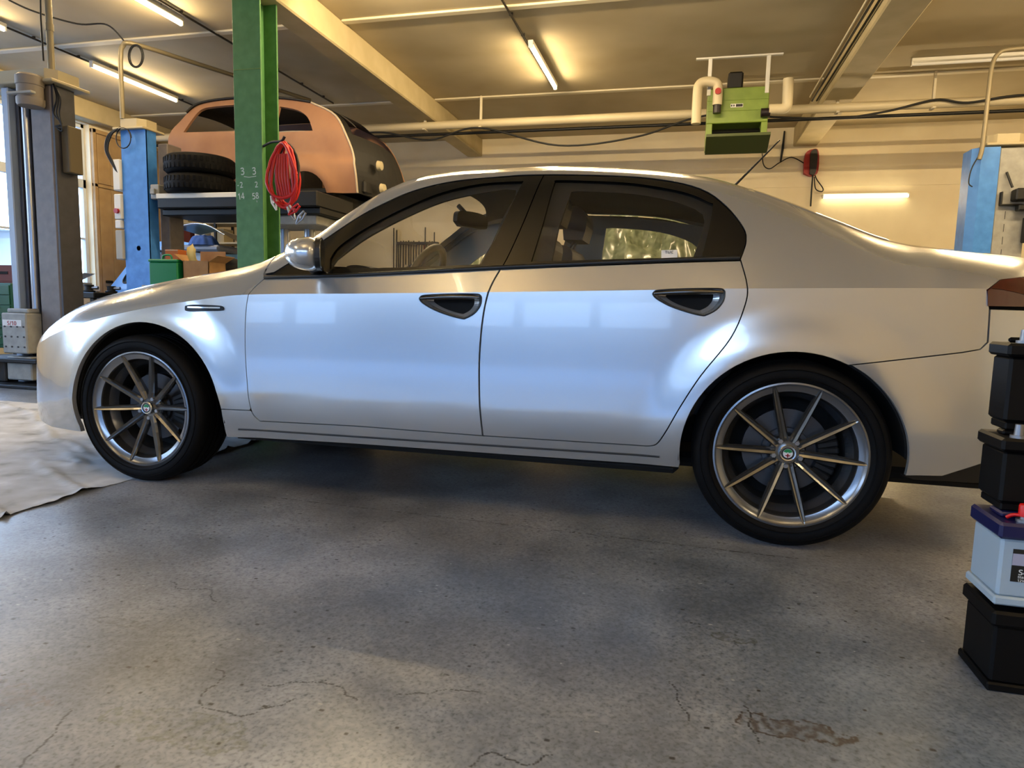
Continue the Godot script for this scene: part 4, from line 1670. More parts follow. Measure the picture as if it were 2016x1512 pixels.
func lift_cap(t: Node3D, x0: float, x1: float, z0: float, z1: float, y: float):
	var g := G.new()
	var c := .07
	var poly := PackedVector2Array([Vector2(x0 + c, -z1), Vector2(x1 - c, -z1), Vector2(x1, -z1 + c), Vector2(x1, -z0 - c), Vector2(x1 - c, -z0), Vector2(x0 + c, -z0), Vector2(x0, -z0 - c), Vector2(x0, -z1 + c)])
	g.prism(poly, y, y + .09, Transform3D(Basis(Vector3(1, 0, 0), Vector3(0, 0, -1), Vector3(0, 1, 0)), Vector3.ZERO))
	obj("cap", g, M.cap, t)
	g = G.new()
	g.bx(x0 - .03, y - .025, z0 - .02, x1 + .03, y, z1 + .02, .006)
	obj("cap_plate", g, M.cap, t)


func grey_lift():
	var t := thing("lift_post", "dark grey lift post with bright spindle at the left edge", "lift post", Vector3(-5.6, 0, -4.9))
	var g := G.new()
	g.bx(-.03, .02, -.22, .20, 2.63, 0, .012)
	obj("column", g, M.post_grey, t)
	g = G.new()
	g.bx(.201, .02, -.22, .225, 2.63, -.004, .004)
	obj("side_plate", g, M.post_dark, t)
	g = G.new()
	g.bx(-.32, .02, -.22, -.03, 2.63, -.19, .004)
	obj("back_plate", g, M.post_dark, t)
	g = G.new()
	g.bx(-.33, .02, -.19, -.255, 2.63, .01, .008)
	obj("guide_rail", g, M.rail_pale, t)
	g = G.new()
	g.bx(-.24, .02, -.14, -.20, 2.63, -.04, .004)
	obj("chain_cover", g, M.post_dark, t)
	g = G.new()
	g.cyl(Vector3(-.14, .6, -.06), Vector3(-.14, 2.62, -.06), .038, 20)
	obj("spindle", g, M.steel, t)
	lift_cap(t, -.40, .27, -.30, .05, 2.66)
	# drive motor below the cap
	g = G.new()
	g.lathe(v2([.0, .26, .08, .26, .105, .24, .105, .17, .098, .165, .098, .07, .105, .065, .105, .02, .095, .0, .0, .0]), 24, Vector3(.10, 2.42, .10))
	obj("motor", g, M.motor_grey, t)
	g = G.new()
	g.bx(-.03, 2.50, .16, .23, 2.52, .21, .004)
	obj("motor_band", g, M.grey_plastic, t)
	# wiring loop
	for k in 3:
		g = G.new()
		g.tube(curve([Vector3(.24, 2.63, .0), Vector3(.30 + .02 * k, 2.5, .03), Vector3(.25 + .03 * k, 2.38, .02), Vector3(.31, 2.30 - .03 * k, .0), Vector3(.24, 2.28, .0)], 6), .007, 6)
		obj("wire", g, M.cable, t)
	g = G.new()
	g.bx(.225, 1.90, -.20, .31, 2.30, -.06, .008)
	obj("junction_box", g, M.box_brown, t)
	# carriage and foot
	g = G.new()
	g.bx(-.32, .30, -.02, -.04, .66, .14, .01)
	g.bx(-.30, .66, -.02, -.06, .70, .10, .01)
	g.bx(-.30, .06, -.02, -.02, .27, .13, .01)
	var cg := obj("carriage", g, M.carriage_grey, t)
	for k in 12:
		var bx0 := -.28 + (k % 4) * .07
		var by0 := .36 + (k / 4) * .09
		g = G.new()
		g.cyl(Vector3(bx0, by0, .139), Vector3(bx0, by0, .146), .008, 8)
		obj("rivet", g, M.post_dark, cg)
	g = G.new()
	g.bx(-.30, .545, .1405, -.09, .60, .143)
	var lb := obj("warning_label", g, M.white, cg)
	var tm := TextMesh.new()
	tm.text = "S⁄10"
	tm.text = "S/10"
	tm.font_size = 32
	tm.pixel_size = .0016
	tm.depth = .001
	var lt := obj("lettering", tm, M.red, lb)
	lt.position = Vector3(-.195, .572, .1445)
	g = G.new()
	g.bx(-.62, .22, -.18, .12, .26, .20, .008)
	g.bx(-.62, .0, -.30, .30, .03, .25, .006)
	g.bx(-.50, .03, -.1, -.35, .22, .1, .01)
	obj("foot", g, M.black_steel, t)
	# riser conduit to the ceiling
	g = G.new()
	g.cyl(Vector3(.14, 2.75, -.08), Vector3(.14, CEIL, -.08), .028, 12)
	g.cyl(Vector3(.14, 3.1, -.08), Vector3(.14, 3.16, -.08), .034, 12)
	obj("conduit", g, M.conduit, t)
	g = G.new()
	g.tube([Vector3(.08, 2.85, -.06), Vector3(.075, 3.2, -.06), Vector3(.085, 3.6, -.07), Vector3(.08, CEIL, -.07)], .008, 6)
	obj("wire", g, M.cable, t)


func blue_lift():
	var t := thing("lift_post", "light blue lift post with a round hole, between the grey post and the green column", "lift post", Vector3(-6.05, 0, -6.5))
	# front plate with a round hole
	var hole := []
	for k in 16:
		hole.append(Vector2(.02 + cos(TAU * k / 16.0) * .028, 1.38 + sin(TAU * k / 16.0) * .028))
	var g := sheet(v2([-.165, 0, .165, 0, .165, 2.68, -.165, 2.68]), [hole], .11, func(p: Vector2) -> Vector3: return Vector3(p.x, p.y, 0), .02)
	obj("front_plate", g, M.post_blue, t)
	g = G.new()
	g.bx(.145, 0, -.16, .165, 2.68, -.001, .003)
	g.bx(-.165, 0, -.16, -.145, 2.68, -.001, .003)
	obj("side_plate", g, M.post_blue, t)
	g = G.new()
	g.bx(-.14, 0, -.16, .14, 2.68, -.14)
	obj("back_plate", g, M.post_dark, t)
	g = G.new()
	g.bx(.17, 1.2, -.40, .30, 2.56, -.17, .01)
	obj("carriage", g, M.post_grey, t)
	g = G.new()
	g.bx(.20, 1.92, -.16, .315, 2.08, .0, .008)
	g.bx(.22, 1.97, .0, .28, 2.03, .03, .006)
	obj("arm_lock", g, M.carriage_grey, t)
	lift_cap(t, -.20, .15, -.26, .03, 2.70)
	# switch gear on the left side
	for a in [[2.02, 2.36, M.white_metal], [1.70, 1.98, M.white_metal], [1.25, 1.58, M.grey_plastic]]:
		g = G.new()
		g.bx(-.27, a[0], -.10, -.167, a[1], .03, .01)
		obj("switch_box", g, a[2], t)
	g = G.new()
	g.cyl(Vector3(-.22, 1.79, .03), Vector3(-.22, 1.79, .06), .028, 16)
	obj("stop_button", g, M.red, t)
	g = G.new()
	g.bx(-.26, 1.60, -.08, -.18, 1.69, .034, .006)
	obj("key_switch", g, M.white, t)
	for k in 3:
		g = G.new()
		g.tube(curve([Vector3(-.12, 2.70, .04), Vector3(-.24 - .02 * k, 2.62, .05), Vector3(-.30 - .015 * k, 2.46, .05), Vector3(-.25, 2.32 - .02 * k, .03), Vector3(-.19, 2.2, .02)], 6), .009, 6)
		obj("wire", g, M.cable, t)
	var lp := []
	for k in 33:
		var a := TAU * k / 32.0 * 1.4
		lp.append(Vector3(-.09 + cos(a) * .10, 2.58 + sin(a) * .11, .035 + .004 * k / 10.0))
	g = G.new()
	g.tube(lp, .006, 6)
	obj("wire", g, M.cable, t)
	# bent conduit, first up, then back to the rear post
	var bc := thing("bent_conduit", "bent metal conduit rising from the blue post and running back below the ceiling", "conduit", Vector3(-6.05, 0, -6.5))
	g = G.new()
	g.tube(curve([Vector3(-.11, 2.792, .02), Vector3(-.11, 3.2, .02), Vector3(-.105, 3.44, .02), Vector3(-.07, 3.56, .02), Vector3(.02, 3.60, -.06), Vector3(.3, 3.60, -.75), Vector3(.45, 3.60, -1.14), Vector3(.9, 3.58, -2.2)], 6), .026, 12)
	obj("pipe", g, M.conduit, bc)
	for k in 2:
		var ring := []
		for s in 25:
			var a2 := TAU * s / 24.0
			ring.append(Vector3(.06 + cos(a2) * (.10 - .02 * k), 3.46 + sin(a2) * (.12 - .01 * k), -.02))
		g = G.new()
		g.tube(ring, .007, 6, false)
		obj("wire", g, M.cable, bc)


func right_lift():
	var t := thing("lift_post", "blue and grey lift post at the right edge behind the boot", "lift post", Vector3(2.90, 0, -8.2))
	var g := G.new()
	g.prism(PackedVector2Array(v2([.0, .0, .17, .0, .17, .03, .03, .03, -.04, .10, -.04, .30, -.07, .30, -.07, .07])), 0, 2.58, Transform3D(Basis(Vector3(1, 0, 0), Vector3(0, 0, -1), Vector3(0, 1, 0)), Vector3.ZERO))
	obj("column", g, M.post_blue, t)
	g = G.new()
	g.bx(.172, .3, -.30, .46, 2.57, -.01, .008)
	obj("carriage", g, M.carriage_grey, t)
	for k in 6:
		g = G.new()
		g.bx(.27, 1.2 + k * .13, -.01, .274, 1.28 + k * .13, -.006)
		obj("slot", g, M.post_dark, t)
	g = G.new()
	g.bx(.20, 1.99, -.005, .215, 2.12, .05, .003)
	g.bx(.20, 1.98, .0, .40, 1.995, .05, .003)
	obj("bracket", g, M.black_steel, t)
	g = G.new()
	g.bx(.30, 2.02, .0, .55, 2.14, .14, .012)
	g.bx(.34, 1.92, .02, .55, 1.98, .12, .01)
	g.bx(.42, 1.60, .02, .55, 1.86, .12, .01)
	g.tube([Vector3(.24, 2.32, .01), Vector3(.29, 2.16, .05)], .012, 8)
	obj("arm_joint", g, M.black_steel, t)
	lift_cap(t, .06, .40, -.26, .0, 2.62)
	g = G.new()
	g.tube(curve([Vector3(-.03, 2.45, .03), Vector3(-.01, 2.6, .03), Vector3(.0, 3.1, .02), Vector3(.015, 3.38, .0), Vector3(.06, 3.50, -.01), Vector3(.16, 3.54, -.02), Vector3(.5, 3.55, -.03)], 6), .022, 12)
	obj("conduit", g, M.conduit, t)
	g = G.new()
	g.tube(curve([Vector3(-.03, 2.5, .03), Vector3(-.09, 2.36, .03), Vector3(-.10, 2.22, .02), Vector3(-.06, 2.18, .01)], 6), .006, 6)
	obj("wire", g, M.cable, t)


func body_shell_on_lift():
	# post lift with a runway
	var l := thing("platform_lift", "black platform lift on bright steel columns carrying the copper body shell", "car lift", Vector3(-4.85, 0, -7.3))
	var g0 := G.new()
	g0.bx(-.87, 1.81, .05, 1.10, 1.97, .85, .012)
	g0.bx(-.87, 1.74, .12, 1.10, 1.81, .78, .01)
	var rw := obj("runway", g0, M.black_steel, l)
	g0 = G.new()
	g0.bx(-.87, 1.915, .85, .4, 1.968, .862, .004)
	obj("runway_lip", g0, M.white_metal, rw)
	# two arms reach under the far side of the shell
	for x in [-.5, .75]:
		g0 = G.new()
		g0.bx(x - .10, 1.88, -1.15, x + .10, 1.97, .05, .01)
		obj("arm", g0, M.black_steel, l)
	var g := G.new()
	g.bx(.18, 1.64, .12, 1.02, 1.74, .72, .01)
	obj("head_plate", g, M.carriage_grey, l)
	for a in [[.36, .30], [.66, .25]]:
		g = G.new()
		g.cyl(Vector3(a[0], 0, a[1]), Vector3(a[0], 1.64, a[1]), .065, 20)
		obj("lift_column", g, M.steel, l)
	# copper coloured shell, rear to the right
	var c := thing("body_shell", "bare copper coloured vintage car body shell raised on the lift", "car body", Vector3(0, 0, 0))
	var near := func(p: Vector2) -> Vector3:
		var z := -7.12 - .42 * pow(maxf(0, p.y - 2.72), 1.25) - .05 * pow(maxf(0.0, 2.45 - p.y) / .4, 2.0)
		# swelling over the rear wheel
		var d := Vector2(p.x + 4.28, p.y - 2.03).length()
		z += .05 * exp(-pow((d - .30) / .10, 2.0))
		z -= .035 / (1.0 + exp((p.y - (2.50 - .10 * (p.x + 4.6))) * -60.0)) if p.x > -4.8 else 0.0
		return Vector3(p.x, p.y, z)
	var out := curve(v2([-6.14, 2.08, -6.13, 2.5, -6.11, 2.79, -6.0, 2.94, -5.87, 3.10, -5.72, 3.165, -5.5, 3.185, -5.0, 3.19, -4.66, 3.165, -4.3, 3.10, -3.95, 2.92, -3.75, 2.6, -3.67, 2.32, -3.66, 2.06]), 4) + v2([-4.02, 2.06]) + arc(-4.28, 2.04, .26, 5, 175, 14) + v2([-4.7, 2.06, -5.2, 2.07])
	var w1 := curve(v2([-5.92, 2.80, -5.80, 3.02, -5.72, 3.09, -5.6, 3.11, -5.3, 3.12, -4.78, 3.10]), 4) + v2([-4.78, 2.77, -5.4, 2.79])
	var w2 := curve(v2([-4.70, 3.08, -4.45, 3.02, -4.30, 2.92, -4.21, 2.76]), 4) + v2([-4.70, 2.76])
	g = sheet(out, [w1, w2], .06, near, .03)
	obj("side_panel", g, M.copper, c)
	var far := func(p: Vector2) -> Vector3:
		var q: Vector3 = near.call(p)
		return Vector3(q.x, q.y, -7.85 * 2.0 - q.z)
	obj("side_panel", sheet(out, [w1, w2], .08, far, .03), M.copper, c)
	# roof and fastback between the two sides
	var roofl := curve(v2([-5.93, 3.04, -5.80, 3.145, -5.5, 3.19, -5.0, 3.195, -4.66, 3.17, -4.3, 3.105]), 5)
	var tail := curve(v2([-4.3, 3.105, -3.95, 2.925, -3.75, 2.605, -3.67, 2.32, -3.66, 2.06]), 5)
	for e in [[roofl, "roof_skin", .0, 1.0], [tail, "tail_panel", .0, .0]]:
		g = G.new()
		var ln: Array = e[0]
		for k in ln.size() - 1:
			for j in 10:
				var q := []
				for kk in [k, k + 1]:
					for jj in [j, j + 1]:
						var t0: float = jj / 10.0
						var a: Vector3 = near.call(ln[kk])
						var b: Vector3 = far.call(ln[kk])
						var p := a.lerp(b, t0)
						p.y += .05 * sin(PI * t0) * e[3]
						p.x += .10 * sin(PI * t0) * (1.0 - e[3])
						q.append(p)
				# leave the rear window open
				if e[1] == "tail_panel" and j > 0 and j < 9 and k > 2 and k < 8:
					continue
				g.quad(q[0], q[2], q[3], q[1])
		obj(e[1], g, M.dirty_black, c)
	# drip rail along the roof edge
	var dr := []
	for p in roofl:
		var a3: Vector3 = near.call(p)
		dr.append(a3 + Vector3(0, .01, .012))
	g = G.new()
	g.tube(dr, .014, 6)
	obj("drip_rail", g, M.dirty_black, c)
	var er := []
	for p in tail:
		er.append(near.call(p) + Vector3(.006, 0, .004))
	g = G.new()
	g.tube(er, .012, 6)
	obj("edge_flange", g, M.pale_edge, c)
	# floor, bulkheads, engine cross member
	g = G.new()
	g.bx(-6.1, 2.07, -8.5, -3.68, 2.13, -7.2, .01)
	g.bx(-3.95, 2.07, -8.5, -3.60, 2.22, -7.25, .02)
	obj("floor_pan", g, M.dirty_black, c)
	for x in [-5.35, -4.10]:
		for z in [-7.33, -8.36]:
			g = G.new()
			g.bx(x - .08, 1.97, z - .07, x + .08, 2.08, z + .07, .01)
			obj("jacking_block", g, M.black_steel, c)
	g = G.new()
	g.bx(-6.05, 2.13, -8.5, -6.0, 2.85, -7.25)
	obj("bulkhead", g, M.dirty_black, c)
	g = G.new()
	g.bx(-5.6, 2.13, -8.45, -4.8, 2.80, -7.9, .05)
	obj("rear_seat_frame", g, M.dirty_black, c)
	g = G.new()
	g.cyl(Vector3(-4.9, 2.80, -7.9), Vector3(-4.1, 2.80, -7.9), .05, 12)
	obj("cross_tube", g, M.car_dark, c)
	for a in [[-3.56, 2.42], [-3.52, 2.16]]:
		g = G.new()
		g.lathe(v2([.0, .05, .05, .045, .06, .0, .0, .0]), 16, Vector3(a[0], a[1], -7.5), Basis(Vector3(0, 1, 0), Vector3(1, 0, 0), Vector3(0, 0, 1)))
		obj("lamp_socket", g, M.cap, c)
	# folded roof rack bit on top
	g = G.new()
	g.tube([Vector3(-5.58, 3.24, -7.5), Vector3(-5.45, 3.285, -7.5), Vector3(-5.25, 3.24, -7.5)], [.012, .03, .012], 8, true, .5)
	g.cyl(Vector3(-5.42, 3.2, -7.5), Vector3(-5.42, 3.27, -7.5), .02, 8)
	obj("roof_vent", g, M.dirty_black, c)
	# two tyres lying on the runway
	for k in 2:
		var ty := thing("loose_tyre", ["lower of two black tyres lying on the lift platform", "upper of two black tyres lying on the lift platform"][k], "tyre", Vector3(-5.34, 1.97 + .212 * k, -6.70), 0.2 * k, "tyres on the lift")
		g = G.new()
		g.lathe(v2([.21, .03, .225, .008, .26, .0, .33, .004, .357, .022, .372, .05, .376, .105, .372, .16, .357, .19, .33, .208, .26, .212, .225, .204, .21, .18, .215, .10, .21, .03]), 64)
		obj("casing", g, M.rubber, ty)
		for m in 40:
			var a4 := TAU * m / 40.0
			var rb := Basis(Vector3(0, 1, 0), a4)
			for e in [[.068, .006], [.145, -.008]]:
				g = G.new()
				g.box(rb * Vector3(.373, e[0], e[1]), Vector3(.010, .055, .030), .003, rb)
				obj("tread_block", g, M.rubber, ty)


func heater():
	var t := thing("gas_heater", "green gas heater hanging from a pale frame under the ceiling", "heater", Vector3(.48, 2.66, -8.65))
	var g := G.new()
	g.bx(-.345, .38, -.42, .345, .78, 0, .008)
	obj("casing", g, M.heater_green, t)
	for y in [.52, .64]:
		g = G.new()
		g.bx(-.345, y - .004, 0, .345, y + .004, .006, .002)
		obj("seam", g, M.heater_green, t)
	for s in [-1.0, 1.0]:
		g = G.new()
		g.bx(s * .345, .13, -.40, s * .275, .38, .0, .005)
		obj("cheek", g, M.heater_green, t)
	g = G.new()
	g.bx(-.275, .15, -.42, .275, .38, -.36)
	obj("burner_back", g, M.black_steel, t)
	for y in [.20, .26, .32]:
		g = G.new()
		g.box(Vector3(0, y, -.12), Vector3(.55, .012, .10), .002, Basis(Vector3(1, 0, 0), .5))
		obj("louvre", g, M.black_steel, t)
	# sloping hood below
	g = G.new()
	g.prism(PackedVector2Array(v2([.0, .16, -.10, .0, -.12, .0, -.42, .13, -.42, .16])), -.345, .345, Transform3D(Basis(Vector3(0, 0, -1), Vector3(0, 1, 0), Vector3(1, 0, 0)), Vector3.ZERO))
	obj("hood", g, M.heater_dark, t)
	# name plate
	g = G.new()
	g.bx(-.08, .555, .001, .06, .595, .006)
	var np := obj("name_plate", g, M.white, t)
	g = G.new()
	g.bx(-.02, .56, .006, .055, .59, .008)
	g.bx(-.075, .565, .006, -.06, .585, .008)
	g.bx(-.05, .565, .006, -.035, .585, .008)
	obj("lettering", g, M.satin_black, np)
	# hanging frame
	g = G.new()
	g.bx(-.50, 1.115, -.03, .47, 1.135, .02, .003)
	for s in [-.335, .315]:
		g.bx(s - .022, .70, -.03, s + .022, 1.12, .01, .004)
	obj("frame", g, M.white_metal, t)
	g = G.new()
	g.bx(-.12, .78, -.30, .05, .98, -.05, .02)
	g.bx(-.28, .78, -.25, -.2, .9, -.1, .01)
	obj("fan_motor", g, M.black_steel, t)
	# flue pipes with elbows
	g = G.new()
	g.tube(curve([Vector3(-.235, .56, .10), Vector3(-.235, .72, .10), Vector3(-.25, .80, .10), Vector3(-.32, .83, .10), Vector3(-.40, .83, .10), Vector3(-.45, .80, .10), Vector3(-.465, .72, .10), Vector3(-.465, .36, .10)], 6), .055, 16)
	obj("flue_pipe", g, M.pipe, t)
	g = G.new()
	g.cyl(Vector3(-.235, .47, .10), Vector3(-.235, .58, .10), .045, 16)
	obj("valve", g, M.valve, t)
	g = G.new()
	g.cyl(Vector3(-.235, .70, .13), Vector3(-.235, .70, .18), .035, 12)
	obj("valve_wheel", g, M.red, t)
	g = G.new()
	g.tube(curve([Vector3(.345, .50, .05), Vector3(.42, .50, .05), Vector3(.49, .50, .05), Vector3(.535, .53, .05), Vector3(.54, .60, .05), Vector3(.535, .83, .05)], 6), .058, 16)
	obj("flue_pipe", g, M.pipe, t)
	g = G.new()
	g.cyl(Vector3(.26, .47, .04), Vector3(.36, .47, .04), .05, 16)
	obj("valve", g, M.valve, t)


func pipes_and_cables():
	var g := G.new()
	g.cyl(Vector3(LEFT_X, 3.42, -9.62), Vector3(RIGHT_X, 3.42, -9.62), .055, 20)
	var p := tag(obj("heating_pipe", g, M.pipe), "thick cream pipe running across under the ceiling behind the heater", "pipe")
	for x in [-7.0, -3.82, -2.97, 1.74, 2.82]:
		g = G.new()
		g.bx(x - .015, 3.42, -9.64, x + .015, 3.8 if absf(x + 3.82) > .2 and absf(x - 1.74) > .2 else 3.5, -9.60, .003)
		g.bx(x - .02, 3.355, -9.69, x + .02, 3.37, -9.55, .003)
		obj("hanger", g, M.batten, p)
	g = G.new()
	g.cyl(Vector3(LEFT_X, 3.56, -9.98), Vector3(RIGHT_X, 3.56, -9.98), .022, 12)
	tag(obj("gas_pipe", g, M.pipe), "thin cream pipe running parallel above the thick one", "pipe")
	g = G.new()
	g.cyl(Vector3(LEFT_X, 3.33, -9.75), Vector3(RIGHT_X, 3.33, -9.75), .022, 12)
	tag(obj("return_pipe", g, M.black_steel), "thin dark pipe running just below the thick cream pipe", "pipe")
	# wall heads: ledge where ceiling meets the back wall
	g = G.new()
	g.tube(curve([Vector3(-5.4, 3.20, -9.53), Vector3(-4.93, 3.31, -9.53), Vector3(-4.43, 3.33, -9.53), Vector3(-3.71, 3.2, -9.53), Vector3(-2.97, 3.34, -9.53), Vector3(-1.82, 3.06, -9.53), Vector3(-.78, 3.13, -9.53), Vector3(-.09, 3.33, -9.53), Vector3(.3, 3.36, -9.4)], 8), .013, 8)
	tag(obj("hanging_cable", g, M.cable), "black cable sagging below the cream pipe left of the heater", "cable")
	g = G.new()
	g.tube(curve([Vector3(.80, 3.34, -9.5), Vector3(1.03, 3.31, -9.52), Vector3(1.75, 3.27, -9.53), Vector3(2.3, 3.33, -9.53), Vector3(2.82, 3.44, -9.53), Vector3(3.17, 3.39, -9.53), Vector3(3.78, 3.45, -9.53), Vector3(5.0, 3.40, -9.53)], 8), .014, 8)
	tag(obj("hanging_cable", g, M.cable), "black cable sagging along the cream pipe right of the heater", "cable")
	# conduits that feed the lamps
	for a in [[-1.87, -5.2, -9.4, "conduit feeding the tube lamp between the beams"], [-7.47, -4.5, -9.3, "conduit feeding the lamps along the left windows"], [-5.24, -4.9, -9.5, "conduit feeding the lamp left of the green column"]]:
		g = G.new()
		g.cyl(Vector3(a[0], 3.775, a[1]), Vector3(a[0], 3.775, a[2]), .012, 8)
		for k in 8:
			g.box(Vector3(a[0], 3.785, lerpf(a[1], a[2], (k + .5) / 8.0)), Vector3(.04, .03, .02), .003)
		tag(obj("conduit", g, M.dark_conduit), "thin dark " + a[3], "conduit")
	# cable tray beside the right beam
	for k in 4:
		g = G.new()
		var x := 1.535 - .028 * k
		g.cyl(Vector3(x, 3.60 + .05 * (k % 2), -5.0), Vector3(x, 3.60 + .05 * (k % 2), -9.9), .012, 8)
		tag(obj("beam_cable", g, [M.cable, M.conduit, M.cable, M.batten][k]), ["black cable clipped nearest to the right ceiling beam", "tan conduit running second along the right ceiling beam", "black cable third along the right ceiling beam", "pale conduit outermost along the right ceiling beam"][k], "cable")
	g = G.new()
	g.tube(curve([Vector3(-6.8, CEIL, -5.6), Vector3(-6.69, 3.74, -5.89), Vector3(-6.46, 3.72, -6.23), Vector3(-6.2, 3.74, -6.36), Vector3(-6.1, 3.6, -6.5)], 8), .009, 6)
	tag(obj("hanging_cable", g, M.cable), "thin black cable swagged under the ceiling to the bent conduit", "cable")
	# wall box with red flanks on the back wall, cable drop, loop
	var t := thing("cable_reel", "red and black cable reel on the back wall above the wall lamp", "cable reel", Vector3(1.84, 3.22, WALL_Z + .012))
	g = G.new()
	g.prism(PackedVector2Array(curve(v2([-.10, -.16, -.11, .0, -.09, .16, .0, .21, .08, .20, .11, .05, .10, -.16, .0, -.20, -.1, -.16]), 4).slice(0, -1)), 0, .10)
	obj("reel_body", g, M.red, t)
	g = G.new()
	g.prism(PackedVector2Array(curve(v2([-.02, -.18, -.03, .12, .0, .19, .06, .19, .08, .05, .06, -.18, -.02, -.18]), 4).slice(0, -1)), .10, .14)
	obj("reel_cover", g, M.satin_black, t)
	g = G.new()
	g.tube([Vector3(.03, -.17, .11), Vector3(.03, -.45, .10), Vector3(.035, -.68, .09)], .012, 8)
	obj("pull_cord", g, M.cable, t)
	g = G.new()
	g.tube(curve([Vector3(.06, -.17, .08), Vector3(.10, -.26, .08), Vector3(.20, -.40, .08), Vector3(.18, -.45, .08), Vector3(.09, -.40, .08), Vector3(.06, -.22, .08)], 6), .009, 6)
	obj("cord_loop", g, M.cable, t)
	g = G.new()
	g.tube(curve([Vector3(-.10, -.0, .06), Vector3(-.30, .10, .06), Vector3(-.48, .02, .06), Vector3(-.62, -.07, .06), Vector3(-.72, .0, .06), Vector3(-.76, .22, .06), Vector3(-.82, .30, .06)], 6), .009, 6)
	obj("supply_cord", g, M.cable, t)
	g = G.new()
	g.tube([Vector3(-.43, .52, .04), Vector3(-.44, .25, .04), Vector3(-.46, .03, .04)], [.012, .02, .012], 8)
	obj("cord_clip", g, M.cable, t)


